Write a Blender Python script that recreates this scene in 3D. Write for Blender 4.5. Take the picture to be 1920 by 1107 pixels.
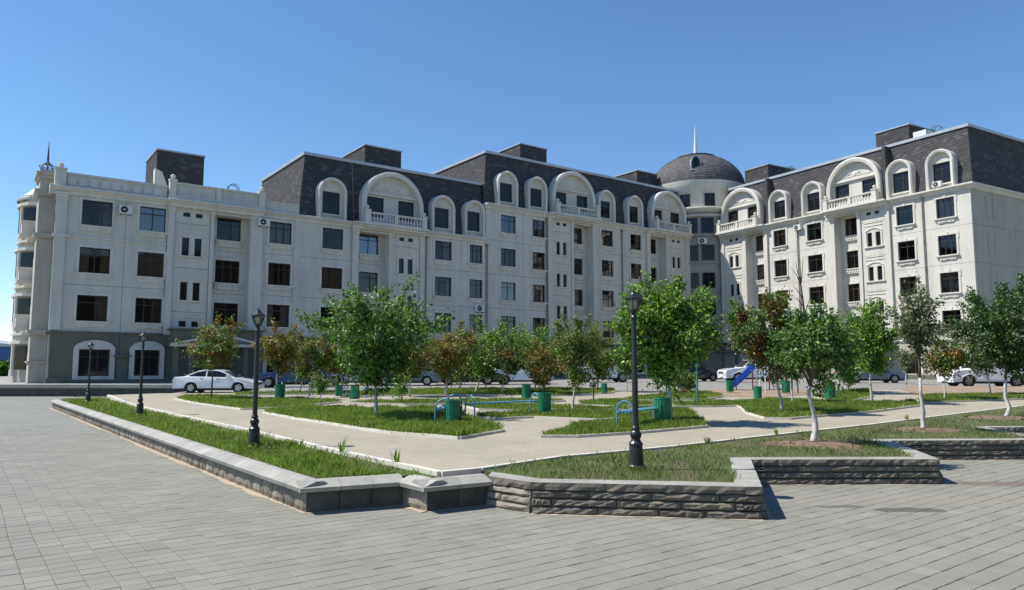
import bpy, bmesh, math, random
import numpy as np
from mathutils import Vector, Matrix
R = math.radians
for _o in list(bpy.data.objects):
    bpy.data.objects.remove(_o)
sc = bpy.context.scene
col = sc.collection

# ---------------------------------------------------------------- camera
CAM_H = 1.85
PITCH = math.atan(134.5 / 1375.0)
cam = bpy.data.cameras.new('camera')
cam.sensor_width = 36.0
cam.lens = 1375.0 / 1920.0 * 36.0
cam.clip_start = 0.1
cam.clip_end = 6000
cam_o = bpy.data.objects.new('camera', cam)
col.objects.link(cam_o)
cam_o.location = (0, 0, CAM_H)
cam_o.rotation_euler = (math.pi / 2 + PITCH, 0, 0)
sc.camera = cam_o

# ---------------------------------------------------------------- sky and sun
SUN_EL, SUN_VEC2 = R(54), Vector((-0.998, 0.06))
SUN_VEC2.normalize()
world = bpy.data.worlds.new('World')
sc.world = world
world.use_nodes = True
wn = world.node_tree.nodes
wn.clear()
sky = wn.new('ShaderNodeTexSky')
sky.sky_type = 'NISHITA'
sky.sun_disc = False
sky.sun_elevation = SUN_EL
sky.sun_rotation = math.atan2(SUN_VEC2.x, SUN_VEC2.y)
sky.altitude = 0
sky.air_density = 1.0
sky.dust_density = 0.0
sky.ozone_density = 5.0
bg = wn.new('ShaderNodeBackground')
bg.inputs['Strength'].default_value = 0.122
wo = wn.new('ShaderNodeOutputWorld')
hs = wn.new('ShaderNodeHueSaturation')
hs.inputs['Saturation'].default_value = 1.10
world.node_tree.links.new(sky.outputs[0], hs.inputs['Color'])
world.node_tree.links.new(hs.outputs[0], bg.inputs[0])
world.node_tree.links.new(bg.outputs[0], wo.inputs[0])
sun = bpy.data.lights.new('sun', 'SUN')
sun.energy = 4.7
sun.angle = R(0.53)
sun.color = (1.0, 0.95, 0.87)
sun_o = bpy.data.objects.new('sun', sun)
col.objects.link(sun_o)
sv = Vector((SUN_VEC2.x * math.cos(SUN_EL), SUN_VEC2.y * math.cos(SUN_EL), math.sin(SUN_EL)))
sun_o.rotation_euler = sv.to_track_quat('Z', 'Y').to_euler()
sun_o.location = (-30, 0, 60)
sc.view_settings.view_transform = 'Standard'
sc.view_settings.look = 'None'
sc.view_settings.exposure = 0.38
sc.view_settings.gamma = 1.0
sc.view_settings.use_curve_mapping = False
sc.cycles.max_bounces = 8
sc.cycles.transparent_max_bounces = 12
sc.cycles.caustics_reflective = False
sc.cycles.caustics_refractive = False

# ---------------------------------------------------------------- mapping helpers
FP, CXP, CYP = 1375.0, 960.0, 553.5
_c, _s = math.cos(PITCH), math.sin(PITCH)

def ray(u, v):
    x = (u - CXP) / FP
    z = -(v - CYP) / FP
    return Vector((x, _c - z * _s, _s + z * _c))

def G(y):
    """height of the park ground"""
    t = min(1, max(0, (y - 26) / 26.0))
    return 0.40 + 0.35 * t * t * (3 - 2 * t)

def gp(u, v, off=0.0):
    """the point of the park ground seen at a picture position"""
    d = ray(u, v)
    z = 0.4
    for _ in range(25):
        k = (z + off - CAM_H) / d.z
        z = G(k * d.y)
    return Vector((k * d.x, k * d.y, z + off))

def at(u, v, Y):
    d = ray(u, v)
    k = Y / d.y
    return Vector((d.x * k, Y, CAM_H + d.z * k))

def pix(p):
    x, y, z = p[0], p[1], p[2] - CAM_H
    yc = y * _c + z * _s
    zc = -y * _s + z * _c
    return CXP + FP * x / yc, CYP - FP * zc / yc

# ---------------------------------------------------------------- materials
MATS = {}

def nodes_of(name):
    m = bpy.data.materials.new(name)
    m.use_nodes = True
    nt = m.node_tree
    b = nt.nodes['Principled BSDF']
    MATS[name] = m
    return m, nt, b

def ramp(nt, cols, fac=None, const=False):
    r = nt.nodes.new('ShaderNodeValToRGB')
    if const:
        r.color_ramp.interpolation = 'CONSTANT'
    el = r.color_ramp.elements
    while len(el) > 1:
        el.remove(el[0])
    for i, (p, c) in enumerate(cols):
        e = el[0] if i == 0 else el.new(p)
        e.position = p
        e.color = (*c, 1)
    if fac is not None:
        nt.links.new(fac, r.inputs[0])
    return r.outputs[0]

def noise(nt, scale, detail=4, rough=0.55, coord='Object', stretch=None):
    tc = nt.nodes.new('ShaderNodeTexCoord')
    out = tc.outputs[coord]
    if coord == 'World':
        g = nt.nodes.new('ShaderNodeNewGeometry')
        out = g.outputs['Position']
    if stretch:
        mp = nt.nodes.new('ShaderNodeMapping')
        mp.inputs['Scale'].default_value = stretch
        nt.links.new(out, mp.inputs[0])
        out = mp.outputs[0]
    n = nt.nodes.new('ShaderNodeTexNoise')
    n.inputs['Scale'].default_value = scale
    n.inputs['Detail'].default_value = detail
    n.inputs['Roughness'].default_value = rough
    nt.links.new(out, n.inputs['Vector'])
    return n.outputs[0]

def geo_pos(nt):
    g = nt.nodes.new('ShaderNodeNewGeometry')
    return g.outputs['Position']

def wnoise(nt, scale, detail=4, rough=0.55, stretch=None):
    out = geo_pos(nt)
    if stretch:
        mp = nt.nodes.new('ShaderNodeMapping')
        mp.inputs['Scale'].default_value = stretch
        nt.links.new(out, mp.inputs[0])
        out = mp.outputs[0]
    n = nt.nodes.new('ShaderNodeTexNoise')
    n.inputs['Scale'].default_value = scale
    n.inputs['Detail'].default_value = detail
    n.inputs['Roughness'].default_value = rough
    nt.links.new(out, n.inputs['Vector'])
    return n.outputs[0]

def mixc(nt, fac, a, b, mode='MIX'):
    m = nt.nodes.new('ShaderNodeMix')
    m.data_type = 'RGBA'
    m.blend_type = mode
    if isinstance(fac, float):
        m.inputs[0].default_value = fac
    else:
        nt.links.new(fac, m.inputs[0])
    for i, x in ((6, a), (7, b)):
        if isinstance(x, tuple):
            m.inputs[i].default_value = (*x, 1)
        else:
            nt.links.new(x, m.inputs[i])
    return m.outputs[2]

def bump(nt, b, h, strength=0.3, dist=0.02):
    bn = nt.nodes.new('ShaderNodeBump')
    bn.inputs['Strength'].default_value = strength
    bn.inputs['Distance'].default_value = dist
    nt.links.new(h, bn.inputs['Height'])
    nt.links.new(bn.outputs[0], b.inputs['Normal'])

def island(nt):
    g = nt.nodes.new('ShaderNodeNewGeometry')
    o = nt.nodes.new('ShaderNodeObjectInfo')
    a = nt.nodes.new('ShaderNodeMath')
    a.operation = 'ADD'
    nt.links.new(g.outputs['Random Per Island'], a.inputs[0])
    nt.links.new(o.outputs['Random'], a.inputs[1])
    f = nt.nodes.new('ShaderNodeMath')
    f.operation = 'FRACT'
    nt.links.new(a.outputs[0], f.inputs[0])
    return f.outputs[0]

def tint(c, k):
    return tuple(min(1, max(0, x * k)) for x in c)

def mat(name, c, rough=0.7, var=0.12, scale=3.0, bumps=0.0, bscale=40.0, metal=0.0, spec=0.5, coat=0.0, stretch=None, world=True):
    m, nt, b = nodes_of(name)
    if var > 0:
        n = wnoise(nt, scale, 5, 0.6, stretch) if world else noise(nt, scale, 5, 0.6, 'Object', stretch)
        o = ramp(nt, [(0.3, tint(c, 1 - var)), (0.7, tint(c, 1 + var))], n)
        nt.links.new(o, b.inputs['Base Color'])
    else:
        b.inputs['Base Color'].default_value = (*c, 1)
    b.inputs['Roughness'].default_value = rough
    b.inputs['Metallic'].default_value = metal
    b.inputs['Specular IOR Level'].default_value = spec
    b.inputs['Coat Weight'].default_value = coat
    if bumps > 0:
        bump(nt, b, wnoise(nt, bscale, 4, 0.6), bumps)
    return m

def island_mat(name, cols, rough=0.75, var=0.15, nscale=6.0, bumps=0.2, bscale=50.0, spec=0.4, extra=None):
    m, nt, b = nodes_of(name)
    o = ramp(nt, cols, island(nt))
    n = wnoise(nt, nscale, 5, 0.6)
    k = ramp(nt, [(0.3, (1 - var,) * 3), (0.7, (1 + var,) * 3)], n)
    o = mixc(nt, 1.0, o, k, 'MULTIPLY')
    if extra:
        o = extra(nt, o)
    nt.links.new(o, b.inputs['Base Color'])
    b.inputs['Roughness'].default_value = rough
    b.inputs['Specular IOR Level'].default_value = spec
    if bumps > 0:
        bump(nt, b, wnoise(nt, bscale, 4, 0.65), bumps, 0.01)
    return m

def streak_mat(name, c, rough=0.8, grime=(0.55, 0.53, 0.5)):
    """painted render with faint rain streaks and patchy tone"""
    m, nt, b = nodes_of(name)
    n = wnoise(nt, 0.45, 5, 0.6)
    o = ramp(nt, [(0.3, tint(c, 0.93)), (0.7, tint(c, 1.05))], n)
    s = wnoise(nt, 2.2, 4, 0.6, (1.0, 1.0, 0.12))
    f = ramp(nt, [(0.46, (0, 0, 0)), (0.78, (0.7, 0.7, 0.7))], s)
    o = mixc(nt, f, o, tint(c, 0.72), 'MIX')
    nt.links.new(o, b.inputs['Base Color'])
    b.inputs['Roughness'].default_value = rough
    b.inputs['Specular IOR Level'].default_value = 0.3
    bump(nt, b, wnoise(nt, 25, 4, 0.6), 0.12, 0.01)
    return m

streak_mat('wall', (0.625, 0.60, 0.535))
streak_mat('trim', (0.67, 0.64, 0.57))
streak_mat('base_wall', (0.150, 0.150, 0.122))
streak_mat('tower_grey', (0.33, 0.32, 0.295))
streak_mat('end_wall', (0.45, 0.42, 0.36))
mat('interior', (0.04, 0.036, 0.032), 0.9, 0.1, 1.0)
mat('frame_dark', (0.035, 0.024, 0.020), 0.45, 0.15, 2.0)
mat('frame_brown', (0.055, 0.028, 0.018), 0.45, 0.15, 2.0)
mat('curtain_tan', (0.62, 0.46, 0.32), 0.9, 0.15, 1.5)
mat('curtain_white', (0.80, 0.76, 0.68), 0.9, 0.1, 1.5)
mat('curtain_brown', (0.34, 0.20, 0.12), 0.9, 0.15, 1.5)
mat('roof_metal', (0.42, 0.44, 0.46), 0.45, 0.1, 1.0, metal=0.3)
mat('roof_under', (0.05, 0.05, 0.052), 0.9, 0.1)
mat('white_metal', (0.75, 0.75, 0.75), 0.4, 0.05)
mat('dark_metal', (0.05, 0.055, 0.06), 0.5, 0.1)
mat('pipe_brown', (0.20, 0.16, 0.13), 0.5, 0.1)
mat('ac_white', (0.68, 0.68, 0.66), 0.5, 0.06)
mat('ac_dark', (0.03, 0.03, 0.03), 0.6, 0.1)
island_mat('tiles', [(0.0, (0.058, 0.056, 0.059)), (0.80, (0.070, 0.067, 0.070)), (0.90, (0.085, 0.082, 0.084)), (1.0, (0.125, 0.12, 0.118))],
           rough=0.8, var=0.12, nscale=1.5, bumps=0.3, bscale=60, spec=0.25)

island_mat('dome_tiles', [(0.0, (0.10, 0.095, 0.097)), (0.6, (0.118, 0.112, 0.113)), (1.0, (0.16, 0.152, 0.15))], rough=0.8, var=0.15, nscale=1.5, bumps=0.3, bscale=60, spec=0.25)

def glass_mat(name, tintc, ior=1.5, boost=1.0):
    m = bpy.data.materials.new(name)
    m.use_nodes = True
    nt = m.node_tree
    nt.nodes.clear()
    out = nt.nodes.new('ShaderNodeOutputMaterial')
    tr = nt.nodes.new('ShaderNodeBsdfTransparent')
    tr.inputs[0].default_value = (*tintc, 1)
    gl = nt.nodes.new('ShaderNodeBsdfGlossy')
    gl.inputs['Roughness'].default_value = 0.03
    gl.inputs[0].default_value = (boost, boost, boost, 1)
    fr = nt.nodes.new('ShaderNodeFresnel')
    fr.inputs[0].default_value = ior
    n = wnoise(nt, 0.7, 2)
    bn = nt.nodes.new('ShaderNodeBump')
    bn.inputs['Strength'].default_value = 0.06
    bn.inputs['Distance'].default_value = 0.05
    nt.links.new(n, bn.inputs['Height'])
    nt.links.new(bn.outputs[0], gl.inputs['Normal'])
    mx = nt.nodes.new('ShaderNodeMixShader')
    nt.links.new(fr.outputs[0], mx.inputs[0])
    nt.links.new(tr.outputs[0], mx.inputs[1])
    nt.links.new(gl.outputs[0], mx.inputs[2])
    nt.links.new(mx.outputs[0], out.inputs[0])
    MATS[name] = m
glass_mat('glass', (0.66, 0.66, 0.66), 1.42)
glass_mat('glass_mirror', (0.5, 0.5, 0.52), 2.1)
glass_mat('lamp_glass', (0.85, 0.85, 0.83), 1.45)
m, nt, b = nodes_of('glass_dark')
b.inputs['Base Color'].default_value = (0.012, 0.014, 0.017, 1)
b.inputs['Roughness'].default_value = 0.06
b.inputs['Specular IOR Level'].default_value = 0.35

# ---------------------------------------------------------------- mesh builder
class MB:
    def __init__(s):
        s.v, s.f, s.m = [], [], []
    def add(s, vs, fs, mi=0):
        n = len(s.v)
        s.v += [tuple(p) for p in vs]
        s.f += [tuple(i + n for i in q) for q in fs]
        s.m += [mi] * len(fs)
        return s
    def box(s, x0, y0, z0, x1, y1, z1, mi=0):
        return s.add([(x0, y0, z0), (x1, y0, z0), (x1, y1, z0), (x0, y1, z0), (x0, y0, z1), (x1, y0, z1), (x1, y1, z1), (x0, y1, z1)],
                     [(0, 3, 2, 1), (4, 5, 6, 7), (0, 1, 5, 4), (1, 2, 6, 5), (2, 3, 7, 6), (3, 0, 4, 7)], mi)
    def obox(s, c, ax, ay, hx, hy, z0, z1, mi=0):
        c, ax, ay = Vector(c), Vector(ax), Vector(ay)
        p = [c + ax * (hx * i) + ay * (hy * j) for i, j in ((-1, -1), (1, -1), (1, 1), (-1, 1))]
        return s.add([(q.x, q.y, z0) for q in p] + [(q.x, q.y, z1) for q in p],
                     [(0, 3, 2, 1), (4, 5, 6, 7), (0, 1, 5, 4), (1, 2, 6, 5), (2, 3, 7, 6), (3, 0, 4, 7)], mi)
    def prism(s, poly, axis, a, b, mi=0, caps=True):
        """poly: 2-D points; axis 'y': (x,z) outline extruded a..b in y; 'x': (y,z); 'z': (x,y)"""
        n = len(poly)
        def P(p, t):
            return (p[0], t, p[1]) if axis == 'y' else (t, p[0], p[1]) if axis == 'x' else (p[0], p[1], t)
        vs = [P(p, a) for p in poly] + [P(p, b) for p in poly]
        fs = [(i, (i + 1) % n, n + (i + 1) % n, n + i) for i in range(n)]
        if caps:
            fs += [tuple(range(n))[::-1], tuple(range(n, 2 * n))]
        return s.add(vs, fs, mi)
    def tube(s, p, q, r0, r1=None, n=8, mi=0, caps=True):
        return s.path([p, q], [r0, r0 if r1 is None else r1], n, mi, caps)
    def path(s, pts, rad, n=8, mi=0, caps=True):
        pts = [Vector(p) for p in pts]
        if not isinstance(rad, (list, tuple)):
            rad = [rad] * len(pts)
        vs, fs = [], []
        ref = None
        for i, p in enumerate(pts):
            t = (pts[min(i + 1, len(pts) - 1)] - pts[max(i - 1, 0)])
            if t.length < 1e-9:
                t = Vector((0, 0, 1))
            t.normalize()
            if ref is None:
                ref = Vector((1, 0, 0)) if abs(t.x) < 0.8 else Vector((0, 1, 0))
            u = (ref - t * ref.dot(t)).normalized()
            ref = u
            w = t.cross(u)
            for k in range(n):
                a = 2 * math.pi * k / n
                vs.append(p + (u * math.cos(a) + w * math.sin(a)) * rad[i])
        for i in range(len(pts) - 1):
            for k in range(n):
                a, b = i * n + k, i * n + (k + 1) % n
                fs.append((a, b, b + n, a + n))
        if caps:
            fs.append(tuple(range(n))[::-1])
            fs.append(tuple(range((len(pts) - 1) * n, len(pts) * n)))
        return s.add(vs, fs, mi)
    def lathe(s, prof, n=16, c=(0, 0, 0), mi=0, a0=0.0, a1=2 * math.pi, axis='z'):
        full = abs(a1 - a0 - 2 * math.pi) < 1e-6
        m = n if full else n + 1
        vs, fs = [], []
        for r, z in prof:
            for k in range(m):
                a = a0 + (a1 - a0) * k / n
                if axis == 'z':
                    vs.append((c[0] + r * math.cos(a), c[1] + r * math.sin(a), c[2] + z))
                else:
                    vs.append((c[0] + r * math.cos(a), c[1] + z, c[2] + r * math.sin(a)))
        for i in range(len(prof) - 1):
            for k in range(n):
                a, b = i * m + k, i * m + (k + 1) % m
                fs.append((a, b, b + m, a + m))
        return s.add(vs, fs, mi)
    def mesh(s, name, mats, smooth=False):
        me = bpy.data.meshes.new(name)
        me.from_pydata(s.v, [], s.f)
        if isinstance(mats, str):
            mats = [mats]
        for k in mats:
            me.materials.append(MATS[k])
        if len(mats) > 1:
            me.polygons.foreach_set('material_index', s.m)
        if smooth:
            me.polygons.foreach_set('use_smooth', [True] * len(me.polygons))
        me.update()
        return me
    def build(s, name, mats, parent=None, smooth=False, loc=None, kind=None):
        return inst(name, s.mesh(name, mats, smooth), parent, loc, kind=kind)

def inst(name, me, parent=None, loc=None, rz=0.0, kind=None, scale=None):
    o = bpy.data.objects.new(name, me)
    col.objects.link(o)
    if parent is not None:
        o.parent = parent
    if loc is not None:
        o.location = loc
    if rz:
        o.rotation_euler = (0, 0, rz)
    if scale is not None:
        o.scale = scale
    if kind:
        o['kind'] = kind
    return o

def thing(name, label, cat, loc=(0, 0, 0), rz=0.0, group=None):
    o = bpy.data.objects.new(name, None)
    col.objects.link(o)
    o.empty_display_size = 0.2
    o.location = loc
    o.rotation_euler = (0, 0, rz)
    o['label'] = label
    o['category'] = cat
    if group:
        o['group'] = group
    return o

def copy_tree(o, parent=None):
    c = o.copy()
    col.objects.link(c)
    c.parent = parent
    for ch in list(o.children):
        copy_tree(ch, c)
    return c

def fast_mesh(name, V, F, matname, smooth=False):
    """numpy verts (n,3) and faces (m,k)"""
    me = bpy.data.meshes.new(name)
    V = np.asarray(V, dtype=np.float32)
    F = np.asarray(F, dtype=np.int32)
    m, k = F.shape
    me.vertices.add(len(V))
    me.vertices.foreach_set('co', V.ravel())
    me.loops.add(m * k)
    me.loops.foreach_set('vertex_index', F.ravel())
    me.polygons.add(m)
    me.polygons.foreach_set('loop_start', np.arange(0, m * k, k, dtype=np.int32))
    me.polygons.foreach_set('loop_total', np.full(m, k, dtype=np.int32))
    me.materials.append(MATS[matname])
    me.update(calc_edges=True)
    return me
rw = random.Random(9)
# ================================================================ GROUND
AX, AY = 0.795, 0.606           # paving runs along this direction and its normal

def stain(nt, o):
    """a damp patch and a row of pinkish slabs on the right of the square"""
    pos = geo_pos(nt)
    sep = nt.nodes.new('ShaderNodeSeparateXYZ')
    nt.links.new(pos, sep.inputs[0])
    def mth(op, a, b=None):
        m_ = nt.nodes.new('ShaderNodeMath')
        m_.operation = op
        for i, x in enumerate((a, b)):
            if x is None:
                continue
            if isinstance(x, (int, float)):
                m_.inputs[i].default_value = x
            else:
                nt.links.new(x, m_.inputs[i])
        return m_.outputs[0]
    n = wnoise(nt, 3.0, 5, 0.65)
    def blob(cx, cy, rx, ry, soft):
        dx = mth('DIVIDE', mth('SUBTRACT', sep.outputs[0], cx), rx)
        dy = mth('DIVIDE', mth('SUBTRACT', sep.outputs[1], cy), ry)
        d2 = mth('ADD', mth('MULTIPLY', dx, dx), mth('MULTIPLY', dy, dy))
        v = mth('ADD', mth('SUBTRACT', 1.0, d2), mth('MULTIPLY', mth('SUBTRACT', n, 0.5), 3.2))
        m_ = nt.nodes.new('ShaderNodeMapRange')
        m_.inputs[1].default_value = 0.0
        m_.inputs[2].default_value = soft
        nt.links.new(v, m_.inputs[0])
        return m_.outputs[0]
    pink = blob(6.6, 10.55, 2.9, 0.42, 0.8)
    pk = mth('MULTIPLY', pink, 0.38)
    o = mixc(nt, pk, o, (0.33, 0.245, 0.20))
    w1 = blob(5.15, 9.75, 0.52, 0.16, 0.22)
    w2 = blob(4.35, 9.98, 0.35, 0.09, 0.25)
    w3 = blob(7.8, 11.9, 0.9, 0.28, 0.6)
    o = mixc(nt, mth('MULTIPLY', w1, 0.88), o, (0.105, 0.095, 0.082))
    o = mixc(nt, mth('MULTIPLY', w2, 0.7), o, (0.12, 0.085, 0.07))
    o = mixc(nt, mth('MULTIPLY', w3, 0.6), o, (0.15, 0.10, 0.075))
    return o
island_mat('slab', [(0.0, (0.228, 0.226, 0.191)), (0.4, (0.239, 0.235, 0.199)), (0.75, (0.246, 0.241, 0.204)), (0.95, (0.256, 0.250, 0.211)), (1.0, (0.274, 0.265, 0.225))],
           rough=0.85, var=0.10, nscale=1.0, bumps=0.25, bscale=90, spec=0.25, extra=stain)
mat('joint', (0.20, 0.19, 0.16), 0.95, 0.25, 6.0, 0.3, 60)
m, nt, b = nodes_of('far_paving')
tc = nt.nodes.new('ShaderNodeNewGeometry')
mp = nt.nodes.new('ShaderNodeMapping')
mp.inputs['Rotation'].default_value = (0, 0, -math.atan2(AY, AX))
nt.links.new(tc.outputs['Position'], mp.inputs[0])
bk = nt.nodes.new('ShaderNodeTexBrick')
bk.inputs['Color1'].default_value = (0.228, 0.228, 0.204, 1)
bk.inputs['Color2'].default_value = (0.247, 0.245, 0.219, 1)
bk.inputs['Mortar'].default_value = (0.195, 0.190, 0.166, 1)
bk.inputs['Scale'].default_value = 1.0
bk.inputs['Mortar Size'].default_value = 0.006
bk.offset = 0.0
bk.inputs['Brick Width'].default_value = 0.215
bk.inputs['Row Height'].default_value = 0.20
nt.links.new(mp.outputs[0], bk.inputs['Vector'])
k_ = ramp(nt, [(0.3, (0.9,) * 3), (0.7, (1.08,) * 3)], wnoise(nt, 0.5, 5))
nt.links.new(mixc(nt, 1.0, bk.outputs[0], k_, 'MULTIPLY'), b.inputs['Base Color'])
b.inputs['Roughness'].default_value = 0.85
b.inputs['Specular IOR Level'].default_value = 0.25

# pale brown path pavers: rows of brick seen at a low angle
m, nt, b = nodes_of('path_paving')
tc = nt.nodes.new('ShaderNodeNewGeometry')
mp = nt.nodes.new('ShaderNodeMapping')
mp.inputs['Rotation'].default_value = (0, 0, 0.05)
nt.links.new(tc.outputs['Position'], mp.inputs[0])
bk = nt.nodes.new('ShaderNodeTexBrick')
bk.inputs['Color1'].default_value = (0.348, 0.313, 0.245, 1)
bk.inputs['Color2'].default_value = (0.390, 0.357, 0.280, 1)
bk.inputs['Mortar'].default_value = (0.305, 0.274, 0.211, 1)
bk.inputs['Scale'].default_value = 1.0
bk.inputs['Mortar Size'].default_value = 0.006
bk.inputs['Brick Width'].default_value = 0.24
bk.inputs['Row Height'].default_value = 0.12
nt.links.new(mp.outputs[0], bk.inputs['Vector'])
k_ = ramp(nt, [(0.3, (0.88, 0.88, 0.90)), (0.7, (1.1, 1.08, 1.05))], wnoise(nt, 0.6, 6, 0.65))
nt.links.new(mixc(nt, 1.0, bk.outputs[0], k_, 'MULTIPLY'), b.inputs['Base Color'])
b.inputs['Roughness'].default_value = 0.9
b.inputs['Specular IOR Level'].default_value = 0.2
mat('asphalt', (0.25, 0.235, 0.21), 0.9, 0.2, 1.5, 0.2, 40)
mat('terrace', (0.30, 0.29, 0.27), 0.9, 0.15, 1.0)
mat('soil', (0.185, 0.125, 0.085), 0.95, 0.3, 4.0, 0.6, 14)
mat('dry_ground', (0.30, 0.22, 0.155), 0.95, 0.25, 2.0, 0.4, 12)
mat('far_ground', (0.16, 0.17, 0.10), 0.95, 0.3, 0.05)
mat('kerb', (0.62, 0.58, 0.50), 0.85, 0.15, 3.0, 0.2, 30)
m, nt, b = nodes_of('turf')
n1 = wnoise(nt, 1.6, 6, 0.7)
c1 = ramp(nt, [(0.34, (0.15, 0.11, 0.07)), (0.46, (0.11, 0.115, 0.045)), (0.6, (0.075, 0.115, 0.03)), (0.75, (0.085, 0.14, 0.035))], n1)
nt.links.new(c1, b.inputs['Base Color'])
b.inputs['Roughness'].default_value = 0.95
bump(nt, b, wnoise(nt, 35, 5, 0.7), 0.7, 0.03)
def blade_mat(name, cols):
    m = island_mat(name, cols, rough=0.6, var=0.25, nscale=1.0, bumps=0, spec=0.3)
    nt = m.node_tree
    b = nt.nodes['Principled BSDF']
    src = b.inputs['Base Color'].links[0].from_socket
    tr = nt.nodes.new('ShaderNodeBsdfTranslucent')
    nt.links.new(mixc(nt, 1.0, src, (1.2, 1.25, 0.8), 'MULTIPLY'), tr.inputs[0])
    mx = nt.nodes.new('ShaderNodeMixShader')
    mx.inputs[0].default_value = 0.45
    nt.links.new(b.outputs[0], mx.inputs[1])
    nt.links.new(tr.outputs[0], mx.inputs[2])
    nt.links.new(mx.outputs[0], nt.nodes['Material Output'].inputs[0])
blade_mat('grass', [(0.0, (0.109, 0.181, 0.026)), (0.4, (0.164, 0.258, 0.042)), (0.75, (0.234, 0.327, 0.066)), (0.93, (0.328, 0.348, 0.112)), (1.0, (0.468, 0.362, 0.158))])
blade_mat('dry_grass', [(0.0, (0.101, 0.153, 0.040)), (0.35, (0.154, 0.216, 0.059)), (0.65, (0.215, 0.264, 0.092)), (0.88, (0.322, 0.306, 0.145)), (1.0, (0.429, 0.362, 0.198))])
island_mat('stone', [(0.0, (0.123, 0.106, 0.083)), (0.5, (0.159, 0.141, 0.111)), (1.0, (0.200, 0.176, 0.134))], rough=0.9, var=0.25, nscale=5.0, bumps=0.7, bscale=30)
island_mat('warm_stone', [(0.0, (0.198, 0.171, 0.135)), (0.5, (0.257, 0.225, 0.180)), (1.0, (0.306, 0.270, 0.216))], rough=0.9, var=0.3, nscale=6.0, bumps=0.8, bscale=30)
mat('dark_stone', (0.085, 0.08, 0.07), 0.9, 0.3, 2.0, 0.5, 15)
island_mat('coping', [(0.0, (0.30, 0.292, 0.255)), (0.5, (0.335, 0.325, 0.285)), (1.0, (0.38, 0.365, 0.32))], rough=0.85, var=0.18, nscale=3.5, bumps=0.35, bscale=50)

def struct(o, name=None):
    o['kind'] = 'structure'
    return o

struct(MB().add([(-3000, -200, -0.6), (3000, -200, -0.6), (3000, 5000, -0.6), (-3000, 5000, -0.6)], [(0, 1, 2, 3)]).build('ground', 'far_ground'))

# outline of the raised garden: the zigzag of low walls facing the square
WALL = [Vector((x, y)) for x, y in ((-20.6, 33.2), (-2.62, 9.55), (-1.47, 10.08), (-1.09, 9.62), (-0.32, 10.10), (0.25, 9.56), (3.05, 9.18), (3.77, 11.83), (6.80, 11.90), (7.52, 14.85), (10.9, 15.0), (11.55, 18.1), (15.0, 18.2), (15.7, 21.0), (24.0, 21.3))]

def ground_sheet(name, pts, off=0.0, matn='path_paving', hf=None, skirt=0.0, kind='structure', step=2.0, parent=None):
    """a polygon laid on the park ground, cut into strips so that it follows the slope"""
    hf = hf or (lambda y: G(y))
    bm = bmesh.new()
    vs = [bm.verts.new((p[0], p[1], 0)) for p in pts]
    bm.faces.new(vs)
    ys = [p[1] for p in pts]
    y = math.floor(min(ys) / step) * step + step
    while y < max(ys):
        if y > 24 or hf is None:
            bmesh.ops.bisect_plane(bm, geom=bm.verts[:] + bm.edges[:] + bm.faces[:], plane_co=(0, y, 0), plane_no=(0, 1, 0))
        y += step
    bmesh.ops.triangulate(bm, faces=bm.faces[:])
    bnd = [e for e in bm.edges if len(e.link_faces) == 1]
    for v in bm.verts:
        v.co.z = hf(v.co.y) + off
    if skirt > 0:
        r = bmesh.ops.extrude_edge_only(bm, edges=bnd)
        for v in [g for g in r['geom'] if isinstance(g, bmesh.types.BMVert)]:
            v.co.z -= skirt
    bmesh.ops.recalc_face_normals(bm, faces=bm.faces[:])
    me = bpy.data.meshes.new(name)
    bm.to_mesh(me)
    bm.free()
    me.materials.append(MATS[matn])
    o = inst(name, me, parent)
    if kind:
        o['kind'] = kind
    return o

def inset(i, d):
    """wall corner i moved d inwards (to the garden side)"""
    def nrm(a, b):
        t = (b - a).normalized()
        return Vector((-t.y, t.x))
    p = WALL[i]
    ns = []
    if i > 0:
        ns.append(nrm(WALL[i - 1], p))
    if i < len(WALL) - 1:
        ns.append(nrm(p, WALL[i + 1]))
    if len(ns) == 1:
        return p + ns[0] * d
    bis = (ns[0] + ns[1])
    bis.normalize()
    return p + bis * (d / max(0.3, bis.dot(ns[0])))

# square
NEAR = 23.0
plaza = struct(MB().add([(-60, -12, -0.011), (60, -12, -0.011), (60, NEAR, -0.011), (-60, NEAR, -0.011)], [(0, 1, 2, 3)]).build('plaza_pavement', 'joint'))
struct(MB().add([(-90, NEAR, -0.002), (60, NEAR, -0.002), (60, 52, -0.002), (-90, 52, -0.002)], [(0, 1, 2, 3)]).build('far_pavement', 'far_paving'))

def inside(poly, x, y):
    c = False
    n = len(poly)
    for i in range(n):
        x1, y1 = poly[i]
        x2, y2 = poly[(i + 1) % n]
        if (y1 > y) != (y2 > y) and x < (x2 - x1) * (y - y1) / (y2 - y1) + x1:
            c = not c
    return c

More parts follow.
